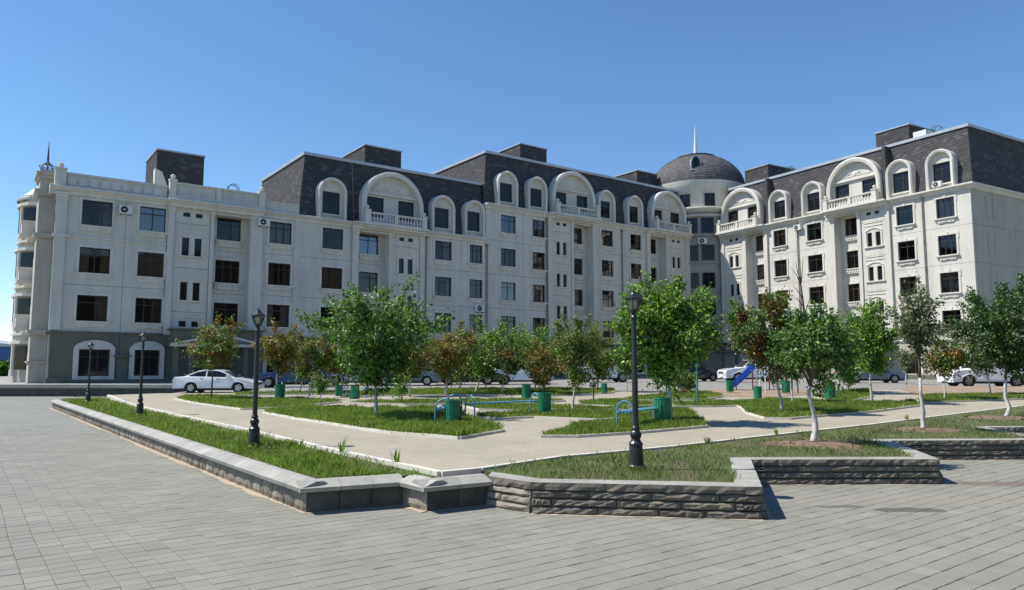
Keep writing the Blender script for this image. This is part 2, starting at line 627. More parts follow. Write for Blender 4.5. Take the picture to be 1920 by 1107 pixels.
GARDEN = [inset(i, 0.12) for i in range(len(WALL))] + [Vector((60, 60)), Vector((-17, 60)), Vector((-18.2, 34.6))]
SW, SH = 0.215, 0.20
slabs = []
rs = random.Random(5)
row_off = 0.0
for j in range(-80, 150):
    row_off = (row_off + rs.choice((0, 0, 0, 0, 0, 0, 0, 0.03))) % 1.0
    for i in range(-130, 170):
        u = (i + row_off) * SW
        v = j * SH
        x, y = AX * u - AY * v, AY * u + AX * v
        if not (4.0 < y < NEAR):
            continue
        px_, py_ = pix((x, y, 0))
        if not (-70 < px_ < 1990 and py_ < 1190):
            continue
        if inside(GARDEN, x, y):
            continue
        slabs.append((y, x, u, v))
slabs.sort()
def slab_geo(dx=0.0):
    a, b, g, ch = SW / 2, SH / 2, 0.003, 0.005
    o = [(-a + g, -b + g, -0.028), (a - g, -b + g, -0.028), (a - g, b - g, -0.028), (-a + g, b - g, -0.028)]
    m_ = [(x, y, -ch) for x, y, z in o]
    t = [(x * (1 - ch / a), y * (1 - ch / b), 0) for x, y, z in o]
    F = [(8, 9, 10, 11)]
    for k in range(4):
        l = (k + 1) % 4
        F += [(k, l, 4 + l, 4 + k), (4 + k, 4 + l, 8 + l, 8 + k)]
    return o + m_ + t, F
sv_, sf_ = slab_geo()
slab_me = MB().add(sv_, sf_).mesh('paving_slab', 'slab')
ang = math.atan2(AY, AX)
vis = [s for s in slabs if s[0] > 5.2]
for y, x, u, v in vis[:300]:
    o = inst('paving_slab', slab_me, plaza, (x, y, rs.uniform(-0.0025, 0.0015)), ang)
    o.rotation_euler = (rs.gauss(0, 0.004), rs.gauss(0, 0.004), ang)
rest = vis[300:] + [s for s in slabs if s[0] <= 5.2]
mb = MB()
ca, sa = math.cos(ang), math.sin(ang)
for y, x, u, v in rest:
    dz = rs.uniform(-0.0025, 0.0015)
    tx, ty = rs.gauss(0, 0.004), rs.gauss(0, 0.004)
    mb.add([(x + ca * p[0] - sa * p[1], y + sa * p[0] + ca * p[1], p[2] + dz + tx * p[1] + ty * p[0]) for p in sv_], sf_)
mb.build('paving_slabs', 'slab', plaza, kind='stuff')

# sand blown against the foot of the low walls
mat('sand', (0.40, 0.33, 0.25), 0.95, 0.2, 8.0, 0.3, 60)
mb = MB()
for i in range(0, 10):
    a, b = WALL[i], WALL[i + 1]
    L = (b - a).length
    t = (b - a) / L
    nn = Vector((t.y, -t.x))
    k = max(2, int(L / 0.10))
    pr = None
    wdt = 0.09
    for q in range(k + 1):
        p = a + t * (L * q / k)
        wdt = min(0.13, max(0.025, wdt + rs.uniform(-0.028, 0.028)))
        o_ = p + nn * wdt
        cur = ((p.x - nn.x * 0.05, p.y - nn.y * 0.05, 0.012), (o_.x, o_.y, 0.0022))
        if pr:
            mb.add([pr[0], pr[1], cur[1], cur[0]], [(0, 1, 2, 3)])
        pr = cur
mb.build('sand_drift', 'sand', plaza, kind='stuff')

# garden path sheet, road behind, terrace in front of the buildings
PX = lambda l: [gp(u, v) for u, v in l]
kerb0 = PX([(203, 741), (245, 757), (328, 777), (466, 806), (607, 839), (826, 886)])
k1 = PX([(826, 886), (900, 879), (1050, 857), (1257, 838), (1416, 820), (1628, 797), (1757, 781), (1920, 761), (2150, 735)])
pathpoly = [p.to_2d() for p in kerb0] + [p.to_2d() for p in k1[1:]] + [Vector((30, 41)), Vector((-13, 37.2)), Vector((-17.6, 36.8))]
struct(ground_sheet('garden_path', pathpoly, 0.0, 'path_paving', skirt=0.45))
bed = [inset(i, 0.2) for i in range(len(WALL))] + [Vector((40, 34)), Vector((-17, 37))]
struct(ground_sheet('garden_bed', bed, 0.0, 'soil', hf=lambda y: 0.28, skirt=0.25))
road = [(-17.4, 36.9), (-13, 37.25), (30, 41.05), (60, 41), (60, 74), (-17.4, 74)]
struct(ground_sheet('road', road, -0.05, 'asphalt', skirt=0.4))
# strips of bare earth and low wall in front of the right-hand block
terr = [(-60, 46.6), (-17.4, 46.6), (-17.4, 56.1), (22.6, 85), (22.6, 110), (-60, 110)]
TZ = 0.73
struct(MB().prism(terr, 'z', -0.2, TZ).build('terrace', 'terrace'))

# low terrace wall at the left with a pale coping
tw = thing('terrace_wall', 'long low dark wall with pale coping at the foot of the left block', 'wall', (-30, 46.4, 0))
MB().box(-30, 0.0, 0.0, 12.6, 0.22, 0.50).build('wall_face', 'dark_stone', tw)
for i in range(28):
    MB().box(-30 + i * 1.522 + 0.006, -0.10, 0.50, -30 + (i + 1) * 1.522 - 0.006, 0.32, 0.62).build('coping_slab', 'coping', tw)

# ---------------------------------------------------------------- low walls
rw = random.Random(9)
def rough_block(nx=5, nz=2, amp=0.018, seed=0):
    """unit block, x -0.5..0.5, z 0..1, split face towards -y"""
    rr = random.Random(seed)
    V, F = [], []
    for k in range(nz + 1):
        for i in range(nx + 1):
            edge = i in (0, nx) or k in (0, nz)
            V.append((-0.5 + i / nx, (0.004 if edge else -amp * rr.uniform(0.4, 1.7) * (1.25 - 0.5 * k / nz)), k / nz))
    for k in range(nz):
        for i in range(nx):
            a = k * (nx + 1) + i
            F.append((a, a + 1, a + nx + 2, a + nx + 1))
    n = len(V)
    V += [(-0.5, 0.22, 0), (0.5, 0.22, 0), (0.5, 0.22, 1), (-0.5, 0.22, 1), (-0.5, 0, 0), (0.5, 0, 0), (0.5, 0, 1), (-0.5, 0, 1)]
    F += [(n + 4, n, n + 1, n + 5), (n + 5, n + 1, n + 2, n + 6), (n + 6, n + 2, n + 3, n + 7), (n + 7, n + 3, n, n + 4)]
    return V, F
def block_meshes(matn, pre, amp, nx=6, nz=3):
    out = []
    for k in range(8):
        V, F = rough_block(nx, nz, amp, k + len(pre))
        out.append(MB().add(V, F).mesh(pre, matn))
    return out
island_mat('shaded_stone', [(0.0, (0.075, 0.072, 0.062)), (1.0, (0.105, 0.10, 0.085))], rough=0.9, var=0.25, nscale=5.0, bumps=0.5, bscale=30)  # shade of the faces turned from the sun, put into the stone colour
shaded_me = block_meshes('shaded_stone', 'stone_block', 0.006)
stone_me = block_meshes('stone', 'stone_block', 0.021, 12, 4)
warm_me = block_meshes('warm_stone', 'stone_block', 0.022)

def seg_frame(i):
    a, b = WALL[i], WALL[i + 1]
    d = b - a
    L = d.length
    t = d / L
    return a, b, t, Vector((-t.y, t.x)), L

# coped walls (segments 0..3)
pw = thing('planter_wall', 'low planter wall with ridged pale coping running away to the left', 'wall', (WALL[0].x, WALL[0].y, 0))
org = Vector((WALL[0].x, WALL[0].y, 0))
BH = 0.265
def cope_mesh(L, e0, e1):
    p = [(-0.095, BH + 0.002), (-0.11, BH + 0.055), (0.09, BH + 0.125), (0.19, BH + 0.125), (0.325, BH + 0.055), (0.31, BH + 0.002)]
    return MB().prism(p, 'x', e0 + 0.003, L - 0.003 + e1)
for i in range(4):
    a, b, t, n, L = seg_frame(i)
    rz = math.atan2(t.y, t.x)
    cnt = max(1, round(L / 0.42))
    for k in range(cnt):
        c = a + t * (L * (k + 0.5) / cnt)
        me = warm_me[rw.randrange(8)] if i in (0, 2) else shaded_me[rw.randrange(8)]  # segments turned from the sun take the stone with shade in its colour
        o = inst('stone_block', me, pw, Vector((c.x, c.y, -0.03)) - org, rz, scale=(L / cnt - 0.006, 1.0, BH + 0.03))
    # solid heart of the wall
    m_ = MB().box(0, 0.215, -0.02, L, 0.26, BH)
    o = m_.build('wall_heart', 'stone', pw, loc=Vector((a.x, a.y, 0)) - org)
    o.rotation_euler[2] = rz
    cnt = max(1, round(L / 0.50))
    for k in range(cnt):
        l = L / cnt
        e0, e1 = (-0.10 if (k == 0 and i in (1, 3)) else 0), (0.08 if (k == cnt - 1 and i in (0, 2)) else 0)
        if k == 0 and i == 2:
            e0 = 0.02
        p = a + t * (l * k)
        o = cope_mesh(l, e0, e1).build('coping_stone', 'coping', pw, loc=Vector((p.x, p.y, 0.0015 * (i % 2))) - org)
        o.rotation_euler[2] = rz

# split-stone walls (segments 4..)
sw_ = thing('retaining_wall', 'low stepped wall of rough split stone with flat pale coping at the lawn edge', 'wall', (WALL[4].x, WALL[4].y, 0))
org = Vector((WALL[4].x, WALL[4].y, 0))
HC = 0.098
for i in range(4, len(WALL) - 1):
    a, b, t, n, L = seg_frame(i)
    rz = math.atan2(t.y, t.x)
    for c_ in range(3):
        x = 0.0
        k = 0
        while x < L - 0.02:
            l = rw.uniform(0.42, 0.95) if not (k == 0 and c_ % 2) else 0.26
            if L - x - l < 0.2:
                l = L - x
            c = a + t * (x + l / 2) + n * (0.015 * (3 - c_) * -1.0)
            me = (warm_me if i == 4 else stone_me)[rw.randrange(8)]
            inst('stone_block', me, sw_, Vector((c.x, c.y, c_ * HC - 0.004)) - org, rz, scale=(l - 0.008, 1.0, HC - 0.007))
            x += l
            k += 1
    m_ = MB().box(0.02, 0.03, -0.02, L - 0.02, 0.26, 3 * HC - 0.01)
    o = m_.build('wall_heart', 'stone', sw_, loc=Vector((a.x, a.y, 0)) - org)
    o.rotation_euler[2] = rz
    # coping slabs: flat top, rough front, mitred where segments meet
    cw = 0.30
    fo0, fo1 = inset(i, -0.015), inset(i + 1, -0.015)
    ba0, ba1 = inset(i, cw), inset(i + 1, cw)
    cnt = max(1, round(L / 0.85))
    for k in range(cnt):
        u0, u1 = k / cnt, (k + 1) / cnt
        q = [fo0.lerp(fo1, u0), fo0.lerp(fo1, u1), ba0.lerp(ba1, u1), ba0.lerp(ba1, u0)]
        sh = t * 0.003
        q = [q[0] + sh, q[1] - sh, q[2] - sh, q[3] + sh]
        V, F = [], []
        nx = 11
        z0, z1 = 3 * HC + 0.001, 3 * HC + 0.092
        for zz in range(3):
            for ii in range(nx + 1):
                p = q[0].lerp(q[1], ii / nx)
                am = 0.004 if ii in (0, nx) else rw.uniform(0.004, 0.034)
                if zz == 2:
                    am = 0.0 if ii in (0, nx) else rw.uniform(0, 0.006)
                p = p - n * am
                V.append((p.x, p.y, z0 + (z1 - z0) * zz / 2))
        for zz in range(2):
            for ii in range(nx):
                c0 = zz * (nx + 1) + ii
                F.append((c0, c0 + 1, c0 + nx + 2, c0 + nx + 1))
        k0 = len(V)
        V += [(q[2].x, q[2].y, z1), (q[3].x, q[3].y, z1), (q[2].x, q[2].y, z0), (q[3].x, q[3].y, z0)]
        tl = 2 * (nx + 1)
        F += [tuple([tl + ii for ii in range(nx + 1)] + [k0, k0 + 1]), (k0 + 1, k0, k0 + 2, k0 + 3), (0, nx + 1, tl, k0 + 1, k0 + 3), (nx, k0 + 2, k0, tl + nx, 2 * nx + 1)]
        mbq = MB().add([Vector(p) - org for p in V], F)
        mbq.m = [1 if f_ < 2 * nx else 0 for f_ in range(len(F))]
        mbq.build('coping_slab', ['coping', 'stone'], sw_)

# ---------------------------------------------------------------- lawns, kerbs, grass
grng = np.random.default_rng(3)
def kerb_line(pts, z_off, name='kerb', w=0.09, h=0.10, closed=True, parent=None):
    mb = MB()
    n = len(pts)
    for i in range(n if closed else n - 1):
        a, b = Vector(pts[i]).to_2d(), Vector(pts[(i + 1) % n]).to_2d()
        L = (b - a).length
        if L < 0.05:
            continue
        t = (b - a) / L
        nn = Vector((-t.y, t.x)) * (w / 2)
        k = max(1, round(L / 1.0))
        for j in range(k):
            p, q = a.lerp(b, j / k) + t * 0.004, a.lerp(b, (j + 1) / k) - t * 0.004
            zp, zq = G(p.y) + z_off, G(q.y) + z_off
            V = []
            for pt, z in ((p, zp), (q, zq)):
                V += [(pt.x - nn.x, pt.y - nn.y, z - h), (pt.x + nn.x, pt.y + nn.y, z - h), (pt.x + nn.x, pt.y + nn.y, z), (pt.x - nn.x, pt.y - nn.y, z)]
            mb.add(V, [(0, 1, 5, 4), (1, 2, 6, 5), (2, 3, 7, 6), (3, 0, 4, 7), (0, 3, 2, 1), (4, 5, 6, 7)])
    o = mb.build(name, 'kerb', parent)
    o['kind'] = 'structure'
    return o

def pip(poly, P):
    x, y = P[:, 0], P[:, 1]
    c = np.zeros(len(P), bool)
    n = len(poly)
    for i in range(n):
        x1, y1 = poly[i][0], poly[i][1]
        x2, y2 = poly[(i + 1) % n][0], poly[(i + 1) % n][1]
        if y1 == y2:
            continue
        c ^= ((y1 > y) != (y2 > y)) & (x < (x2 - x1) * (y - y1) / (y2 - y1) + x1)
    return c

def vnoise(P, s, seed):
    """cheap smooth value noise for patchiness"""
    r = np.random.default_rng(seed).random((64, 64))
    q = P[:, :2] * s
    i = np.floor(q).astype(int)
    f = q - i
    f = f * f * (3 - 2 * f)
    a = r[i[:, 0] % 64, i[:, 1] % 64]
    b_ = r[(i[:, 0] + 1) % 64, i[:, 1] % 64]
    c = r[i[:, 0] % 64, (i[:, 1] + 1) % 64]
    d = r[(i[:, 0] + 1) % 64, (i[:, 1] + 1) % 64]
    return (a * (1 - f[:, 0]) + b_ * f[:, 0]) * (1 - f[:, 1]) + (c * (1 - f[:, 0]) + d * f[:, 0]) * f[:, 1]

def grass(name, poly, off, dens, hgt, label, matn='grass', soil=(), zf=None, patch=0.25, wid=0.007, bare=None):
    xs = [p[0] for p in poly]
    ys = [p[1] for p in poly]
    area = (max(xs) - min(xs)) * (max(ys) - min(ys))
    n = int(min(area * dens, 700000))
    P = np.column_stack([grng.uniform(min(xs), max(xs), n), grng.uniform(min(ys), max(ys), n)])
    keep = grng.random(n) < np.minimum(1.0, (10.5 / np.maximum(P[:, 1], 8)) ** 1.7)
    # nothing beyond the frame's edges
    keep &= np.abs(P[:, 0]) < 0.74 * P[:, 1] + 1.0
    P = P[keep]
    P = P[pip(poly, P)]
    P = P + grng.normal(0, 0.035, P.shape)
    nz = vnoise(P, 1.3, 5) * 0.6 + vnoise(P, 4.1, 8) * 0.4
    P = P[(nz > patch + grng.uniform(-0.12, 0.12, len(P)))]
    if bare is not None:
        # thin out towards a trodden edge
        dm = np.full(len(P), 9.0)
        for a, b in zip(bare, bare[1:]):
            a, b = np.array(a[:2]), np.array(b[:2])
            t_ = np.clip(((P - a) @ (b - a)) / ((b - a) @ (b - a)), 0, 1)
            dm = np.minimum(dm, np.hypot(*(P - a - t_[:, None] * (b - a)).T))
        P = P[(dm + (vnoise(P, 2.3, 77) - 0.5) * 0.5) > grng.uniform(0.0, 0.5, len(P))]
    for cx_, cy_, r_ in soil:
        d = np.hypot(P[:, 0] - cx_, (P[:, 1] - cy_) * 1.1)
        P = P[d > r_ * grng.uniform(0.55, 1.1, len(P))]
    n = len(P)
    y = P[:, 1]
    t = np.clip((y - 26) / 26, 0, 1)
    z = (0.40 + 0.35 * t * t * (3 - 2 * t) if zf is None else np.full(n, zf)) + off - 0.01
    tall = 0.55 + 0.9 * vnoise(P, 1.9, 12)
    h = hgt * tall * grng.uniform(0.5, 1.25, n)
    far = np.clip(y / 12.0, 0.8, 3.2)
    w = wid * far * grng.uniform(0.7, 1.4, n)
    a = grng.uniform(0, 2 * np.pi, n)
    la = grng.uniform(0, 2 * np.pi, n)
    lean = grng.uniform(0.1, 0.75, n) * h
    B = np.column_stack([P, z])
    dx, dy = np.cos(a) * w, np.sin(a) * w
    V = np.empty((n, 4, 3))
    V[:, 0] = B + np.column_stack([-dx, -dy, np.zeros(n)])
    V[:, 1] = B + np.column_stack([dx, dy, np.zeros(n)])
    M_ = B + np.column_stack([np.cos(la) * lean * 0.35, np.sin(la) * lean * 0.35, h * 0.62])
    V[:, 2] = M_ + np.column_stack([dx, dy, np.zeros(n)]) * 0.6
    V[:, 3] = B + np.column_stack([np.cos(la) * lean, np.sin(la) * lean, h])
    F = np.arange(n * 4).reshape(n, 4)
    o = inst(name, fast_mesh(name, V.reshape(-1, 3), F, matn))
    o['kind'] = 'stuff'
    o['label'] = label
    o['category'] = 'grass'
    return o

# left planter strip
l0 = [inset(0, 0.24), inset(1, 0.24), inset(2, 0.24)] + [Vector((-1.35, 10.05))] + [v.to_2d() + Vector((-0.05, -0.02)) for v in reversed(kerb0)] + [Vector((-19.3, 34.7))]
struct(ground_sheet('lawn', l0, 0, 'turf', hf=lambda y: 0.35, skirt=0.1))
kerb_line([p for p in kerb0], 0.014, 'kerb', 0.11, 0.14, False)
grass('grass', l0, 0.0, 5600, 0.105, 'lush long grass in the left planter strip behind the ridged coping', 'grass', zf=0.35, patch=0.22, wid=0.0034, bare=[tuple(p) for p in kerb0])
# right front lawn
l1 = [inset(i, 0.28) for i in range(5, 14)] + [Vector((23, 22))] + [v.to_2d() for v in reversed(k1[1:])]
struct(ground_sheet('lawn', l1, 0, 'turf', hf=lambda y: 0.355 + 0.002 * y, skirt=0.1))
SOIL = [(gp(1530, 832), 0.85), (gp(1735, 806), 0.75), (gp(1885, 784), 0.9)]
kerb_line(k1, 0.016, 'kerb', 0.10, 0.12, False)
for (p, r_) in SOIL:
    mb = MB()
    ring = [(0.001, 0.055), (0.3, 0.05), (0.6, 0.03), (0.85, 0.012), (1.0, -0.02)]
    n = 22
    V, F = [], []
    for q, z in ring:
        for k in range(n):
            a = 2 * math.pi * k / n
            j = r_ * q * (1 + 0.14 * math.sin(3 * a + p.x) + rw.uniform(-0.06, 0.06))
            V.append((j * math.cos(a) * 1.25, j * math.sin(a) * 0.9, z + rw.uniform(-0.008, 0.012)))
    for i in range(len(ring) - 1):
        for k in range(n):
            F.append((i * n + k, i * n + (k + 1) % n, (i + 1) * n + (k + 1) % n, (i + 1) * n + k))
    mbs = MB().add(V, F)
    for k in range(70):
        a, q = rw.uniform(0, 6.28), r_ * math.sqrt(rw.random()) * 1.05
        c = Vector((q * math.cos(a) * 1.25, q * math.sin(a) * 0.9, 0.045 * (1 - q / r_) + 0.004))
        e = rw.uniform(0.012, 0.045)
        mbs.add([c + Vector((rw.uniform(-e, e), rw.uniform(-e, e), rw.uniform(-0.3, 1) * e)) for _ in range(5)], [(0, 1, 2), (0, 2, 3), (0, 3, 4), (1, 2, 3), (1, 3, 4)])
    struct(mbs.build('soil', 'soil', None, False, (p.x, p.y, 0.355 + 0.002 * p.y)))
grass('grass', l1, -0.02, 4600, 0.075, 'short patchy grass on the front lawn behind the split-stone wall', 'dry_grass', [(p.x, p.y, r_) for p, r_ in SOIL], patch=0.24, wid=0.0034, bare=[tuple(p) for p in k1])

LAWNS = [
 ('grass on the small lawn in front of the parked white coupe', [(330, 749), (360, 756), (453, 769), (520, 766), (593, 760), (640, 755), (600, 751), (500, 750), (430, 744), (349, 744)], 0.12),
 ('thick grass on the lawn under the big arching tree', [(494, 775), (554, 786.5), (618, 796), (671, 805), (737, 814), (820, 820), (861, 824), (943, 810), (905, 800), (876, 789), (860, 775), (790, 768), (700, 769), (650, 770), (593, 768), (520, 771)], 0.15),
 ('grass wedge around the green bin and blue bench by the near lamp post', [(1014, 821), (1080, 821), (1190, 814), (1324, 802), (1301, 780), (1284, 771), (1200, 769), (1180, 776), (1170, 790), (1150, 798), (1080, 805), (1050, 811)], 0.14),
 ('grass strip behind the round paved spot', [(890, 784), (980, 775), (1080, 773), (1168, 775), (1175, 786), (1120, 789), (1000, 784), (930, 787)], 0.12),
 ('narrow grass strip under the long blue bench', [(868, 763), (900, 760), (990, 762), (1100, 765), (1180, 768), (1180, 771), (1080, 769), (980, 771), (900, 770)], 0.12),
 ('grass before the parked cars behind the big tree', [(640, 746), (760, 742), (900, 741), (1000, 745), (1075, 742), (1150, 737), (1150, 731), (1060, 730), (940, 730.5), (800, 731.5), (690, 733)], 0.12),
 ('dry grass verge in front of the dark blue sedan', [(440, 742.5), (530, 741), (640, 741), (660, 736), (560, 736.5), (440, 739)], 0.12),
 ('grass strip in mid garden beside the orange trees', [(650, 757), (760, 754), (900, 752), (1010, 751), (1060, 753), (1010, 757), (900, 758), (760, 760)], 0.12),
 ('grass patch left of the green swing pole', [(1085, 756), (1167, 752), (1228, 757), (1228, 762), (1150, 763), (1090, 761)], 0.12),
 ('bright grass patch behind the linden trunk', [(1167, 750), (1227, 744), (1257, 738), (1330, 737), (1356, 745), (1320, 750), (1257, 751), (1200, 752)], 0.14),
 ('shaded grass strip below the swing pole', [(1262, 758), (1330, 754), (1425, 755), (1425, 762), (1330, 764), (1264, 764)], 0.12),
 ('grass island with the leaning white trunk on the right', [(1370, 758), (1440, 751), (1530, 754), (1640, 757), (1716, 755), (1725, 762), (1640, 773), (1560, 780), (1480, 787), (1435, 786), (1400, 776), (1392, 766)], 0.13),
 ('grass beside the green wheeled bin', [(1530, 747), (1570, 735), (1632, 731), (1636, 745), (1600, 752), (1560, 752)], 0.12),
 ('grass strip at the right behind the path', [(1722, 753), (1736, 742), (1920, 741), (2000, 741), (2000, 747), (1852, 752), (1729, 757)], 0.12),
]
for lb, px_, hg in LAWNS:
    pts = PX(px_)
    poly = [p.to_2d() for p in pts]
    struct(ground_sheet('lawn', poly, 0.045, 'turf', skirt=0.1))
    kerb_line(pts, 0.055)
    grass('grass', poly, 0.05, 3800, hg * 0.85, lb, 'grass', patch=0.20, wid=0.0042)
dry = PX([(1716, 741), (1690, 731), (1700, 725.5), (2050, 725), (2050, 741)])
struct(ground_sheet('bare_earth', [p.to_2d() for p in dry], 0.035, 'dry_ground', skirt=0.1))
play = PX([(1290, 736), (1330, 731), (1500, 731), (1540, 738), (1450, 746), (1360, 744)])
struct(ground_sheet('play_area', [p.to_2d() for p in play], 0.02, 'dry_ground', skirt=0.05))
strip = [(-19.0, 45.6), (-19.0, 46.3), (-27.0, 46.3), (-27, 45.6)]
fs = ground_sheet('lawn', strip, 0.0, 'turf', hf=lambda y: 0.02, skirt=0.05)
struct(fs)
# ================================================================ BUILDINGS
rnd = random.Random(7)
BZ = 0.75                       # ground beside the buildings
FL = [4.15, 7.50, 10.85, 14.20, 17.55]
HEAD = 2.65                     # window head above its floor line
WH = 1.80

_cache = {}
def cached(key, fn):
    if key not in _cache:
        _cache[key] = fn()
    return _cache[key]

def panel_mesh(x0, x1, z0, z1, holes, t=0.25, gap=0.012, matn='wall'):
    """a slab in the x/z plane, front at y=0, with rectangular holes and reveals"""
    mb = MB()
    x0, x1, z0, z1 = x0 + gap, x1 - gap, z0 + gap, z1 - gap
    xs = sorted({x0, x1, *[h[0] for h in holes], *[h[1] for h in holes]})
    zs = sorted({z0, z1, *[h[2] for h in holes], *[h[3] for h in holes]})
    for a, b in zip(xs, xs[1:]):
        for c, d in zip(zs, zs[1:]):
            mx, mz = (a + b) / 2, (c + d) / 2
            if any(h[0] < mx < h[1] and h[2] < mz < h[3] for h in holes):
                continue
            mb.add([(a, 0, c), (b, 0, c), (b, 0, d), (a, 0, d)], [(0, 1, 2, 3)])
            mb.add([(a, t, c), (b, t, c), (b, t, d), (a, t, d)], [(3, 2, 1, 0)])
    def ring(a, b, c, d, flip):
        p = [(a, 0, c), (b, 0, c), (b, 0, d), (a, 0, d), (a, t, c), (b, t, c), (b, t, d), (a, t, d)]
        fs = [(0, 4, 5, 1), (1, 5, 6, 2), (2, 6, 7, 3), (3, 7, 4, 0)]
        mb.add(p, [q[::-1] for q in fs] if flip else fs)
    ring(x0, x1, z0, z1, False)
    for h in holes:
        ring(h[0], h[1], h[2], h[3], True)
    return mb.mesh('wall_panel', matn)

def frame_mesh(w, h, style, matn):
    def mk():
        mb = MB()
        f, d = 0.07, 0.07
        mb.box(-w / 2, 0, 0, -w / 2 + f, d, h).box(w / 2 - f, 0, 0, w / 2, d, h)
        mb.box(-w / 2 + f, 0, 0, w / 2 - f, d, f).box(-w / 2 + f, 0, h - f, w / 2 - f, d, h)
        if style != 'S':
            zt = h * 0.70
            mb.box(-w / 2 + f, 0.004, zt, w / 2 - f, d - 0.004, zt + 0.065)
            vs = {'T3': (-w / 6, w / 6), 'T2': (0,), 'T1': (w * 0.12,)}[style]
            for x in vs:
                mb.box(x - 0.035, 0.002, f, x + 0.035, d - 0.002, zt)
                mb.box(x - 0.035, 0.002, zt + 0.065, x + 0.035, d - 0.002, h - f)
        return mb.mesh('window', matn)
    return cached(('f', round(w, 2), round(h, 2), style, matn), mk)

def pane_mesh(w, h, matn='glass'):
    def mk():
        return MB().box(-w / 2 + 0.03, 0.03, 0.03, w / 2 - 0.03, 0.042, h - 0.03).mesh('pane', matn)
    return cached(('p', round(w, 2), round(h, 2), matn), mk)

def curtain_mesh(w, h, kind, matn):
    def mk():
        mb = MB()
        segs = {'L': [(-w / 2, -w * 0.12)], 'R': [(w * 0.10, w / 2)], 'B': [(-w / 2, -w * 0.17), (w * 0.2, w / 2)], 'F': [(-w / 2, w / 2)]}[kind]
        for a, b in segs:
            n = max(6, int((b - a) / 0.07))
            p = [(a + (b - a) * i / n, 0.03 * math.sin(i * 1.9) + 0.012 * math.sin(i * 0.7)) for i in range(n + 1)]
            top = h * (1.0 if kind != 'F' else 0.96)
            for (xa, ya), (xb, yb) in zip(p, p[1:]):
                mb.add([(xa, ya, 0.02), (xb, yb, 0.02), (xb, yb, top), (xa, ya, top)], [(0, 1, 2, 3)])
        return mb.mesh('curtain', matn)
    return cached(('c', round(w, 2), round(h, 2), kind, matn), mk)

def sill_mesh(w):
    """moulded sill over a tapering carved apron"""
    def mk():
        mb = MB()
        a = w / 2 + 0.20
        mb.box(-a, -0.22, -0.10, a, 0.03, 0.0)
        mb.box(-a + 0.05, -0.16, -0.16, a - 0.05, 0.0, -0.10)
        b0, b1 = w / 2 + 0.10, w / 2 - 0.16
        mb.prism([(-b0, -0.16), (-b1, -0.44), (-b1 * 0.35, -0.44), (-b1 * 0.25, -0.40), (b1 * 0.25, -0.40), (b1 * 0.35, -0.44), (b1, -0.44), (b0, -0.16)], 'y', -0.10, 0.0)
        for x in (-b1 + 0.16, b1 - 0.16):
            mb.lathe([(0.001, -0.16), (0.05, -0.15), (0.075, -0.10)], 8, (x, 0, -0.33), axis='y')
        mb.box(-b1 * 0.45, -0.125, -0.37, b1 * 0.45, -0.09, -0.33)
        return mb.mesh('sill', 'trim')
    return cached(('s', round(w, 2)), mk)

def surround_mesh(w, h, key=True, band=0.17):
    def mk():
        mb = MB()
        a, y0 = w / 2, -0.05
        mb.box(-a - band, y0, 0.02, -a + 0.001, 0.01, h).box(a - 0.001, y0, 0.02, a + band, 0.01, h)
        mb.box(-a - band - 0.03, y0 - 0.012, h, a + band + 0.03, 0.01, h + band)
        if key:
            mb.prism([(-0.09, h - 0.02), (0.09, h - 0.02), (0.13, h + band + 0.10), (-0.13, h + band + 0.10)], 'y', y0 - 0.05, 0.01)
            mb.box(-a - band - 0.06, y0 - 0.02, h * 0.80, -a - band, 0.01, h + 0.06)
            mb.box(a + band, y0 - 0.02, h * 0.80, a + band + 0.06, 0.01, h + 0.06)
        return mb.mesh('surround', 'trim')
    return cached(('r', round(w, 2), round(h, 2), key, band), mk)

def window(root, xc, z, w, h, y=0.0, style=None, sill=True, surround=True, key=True, dark=False, curtains=True, fm=None, rz=0.0):
    style = style or rnd.choice(['T2', 'T2', 'T1', 'T3'])
    fm = fm or rnd.choice(['frame_dark', 'frame_dark', 'frame_brown'])
    o = inst('window', frame_mesh(w, h, style, fm), root, (xc, y + 0.14, z), rz)
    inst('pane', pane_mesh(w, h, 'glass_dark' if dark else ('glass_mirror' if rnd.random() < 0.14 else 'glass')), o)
    if sill:
        inst('sill', sill_mesh(w), o, (0, -0.14, 0))
    if surround:
        inst('surround', surround_mesh(w, h, key), o, (0, -0.14, 0))
    if curtains and not dark and style != 'S':
        r = rnd.random()
        if r < 0.55:
            inst('curtain', curtain_mesh(w, h, rnd.choice('LRBBFFR'), rnd.choice(['curtain_tan', 'curtain_brown', 'curtain_white', 'curtain_tan'])), o, (0, rnd.uniform(0.16, 0.3), 0))
    return o

def cornice(root, x0, x1, z, y=0.0, proj=0.40, h=0.42, name='cornice', matn='trim'):
    p = [(y + 0.05, z - h), (y - proj * 0.25, z - h), (y - proj * 0.3, z - h * 0.62), (y - proj * 0.62, z - h * 0.45), (y - proj * 0.68, z - h * 0.30),
         (y - proj, z - h * 0.26), (y - proj, z - 0.02), (y - proj + 0.03, z), (y + 0.40, z), (y + 0.40, z - h)]
    return MB().prism(p, 'x', x0, x1).build(name, matn, root)

def pilaster(root, x0, x1, z0, z1, y0=-0.14, y1=0.0, cap=True, matn='wall', capm='trim'):
    mb = MB().box(x0, y0, z0, x1, y1, z1, 0)
    if cap:
        mb.box(x0 - 0.06, y0 - 0.06, z1 - 0.55, x1 + 0.06, y1 - 0.003, z1 - 0.45, 1)
        mb.box(x0 - 0.08, y0 - 0.09, z1 - 0.18, x1 + 0.08, y1 - 0.004, z1 - 0.002, 1)
        mb.box(x0 - 0.04, y0 - 0.04, z1 - 0.40, x1 + 0.04, y1 - 0.005, z1 - 0.18, 1)
    return mb.build('pilaster', [matn, capm], root)

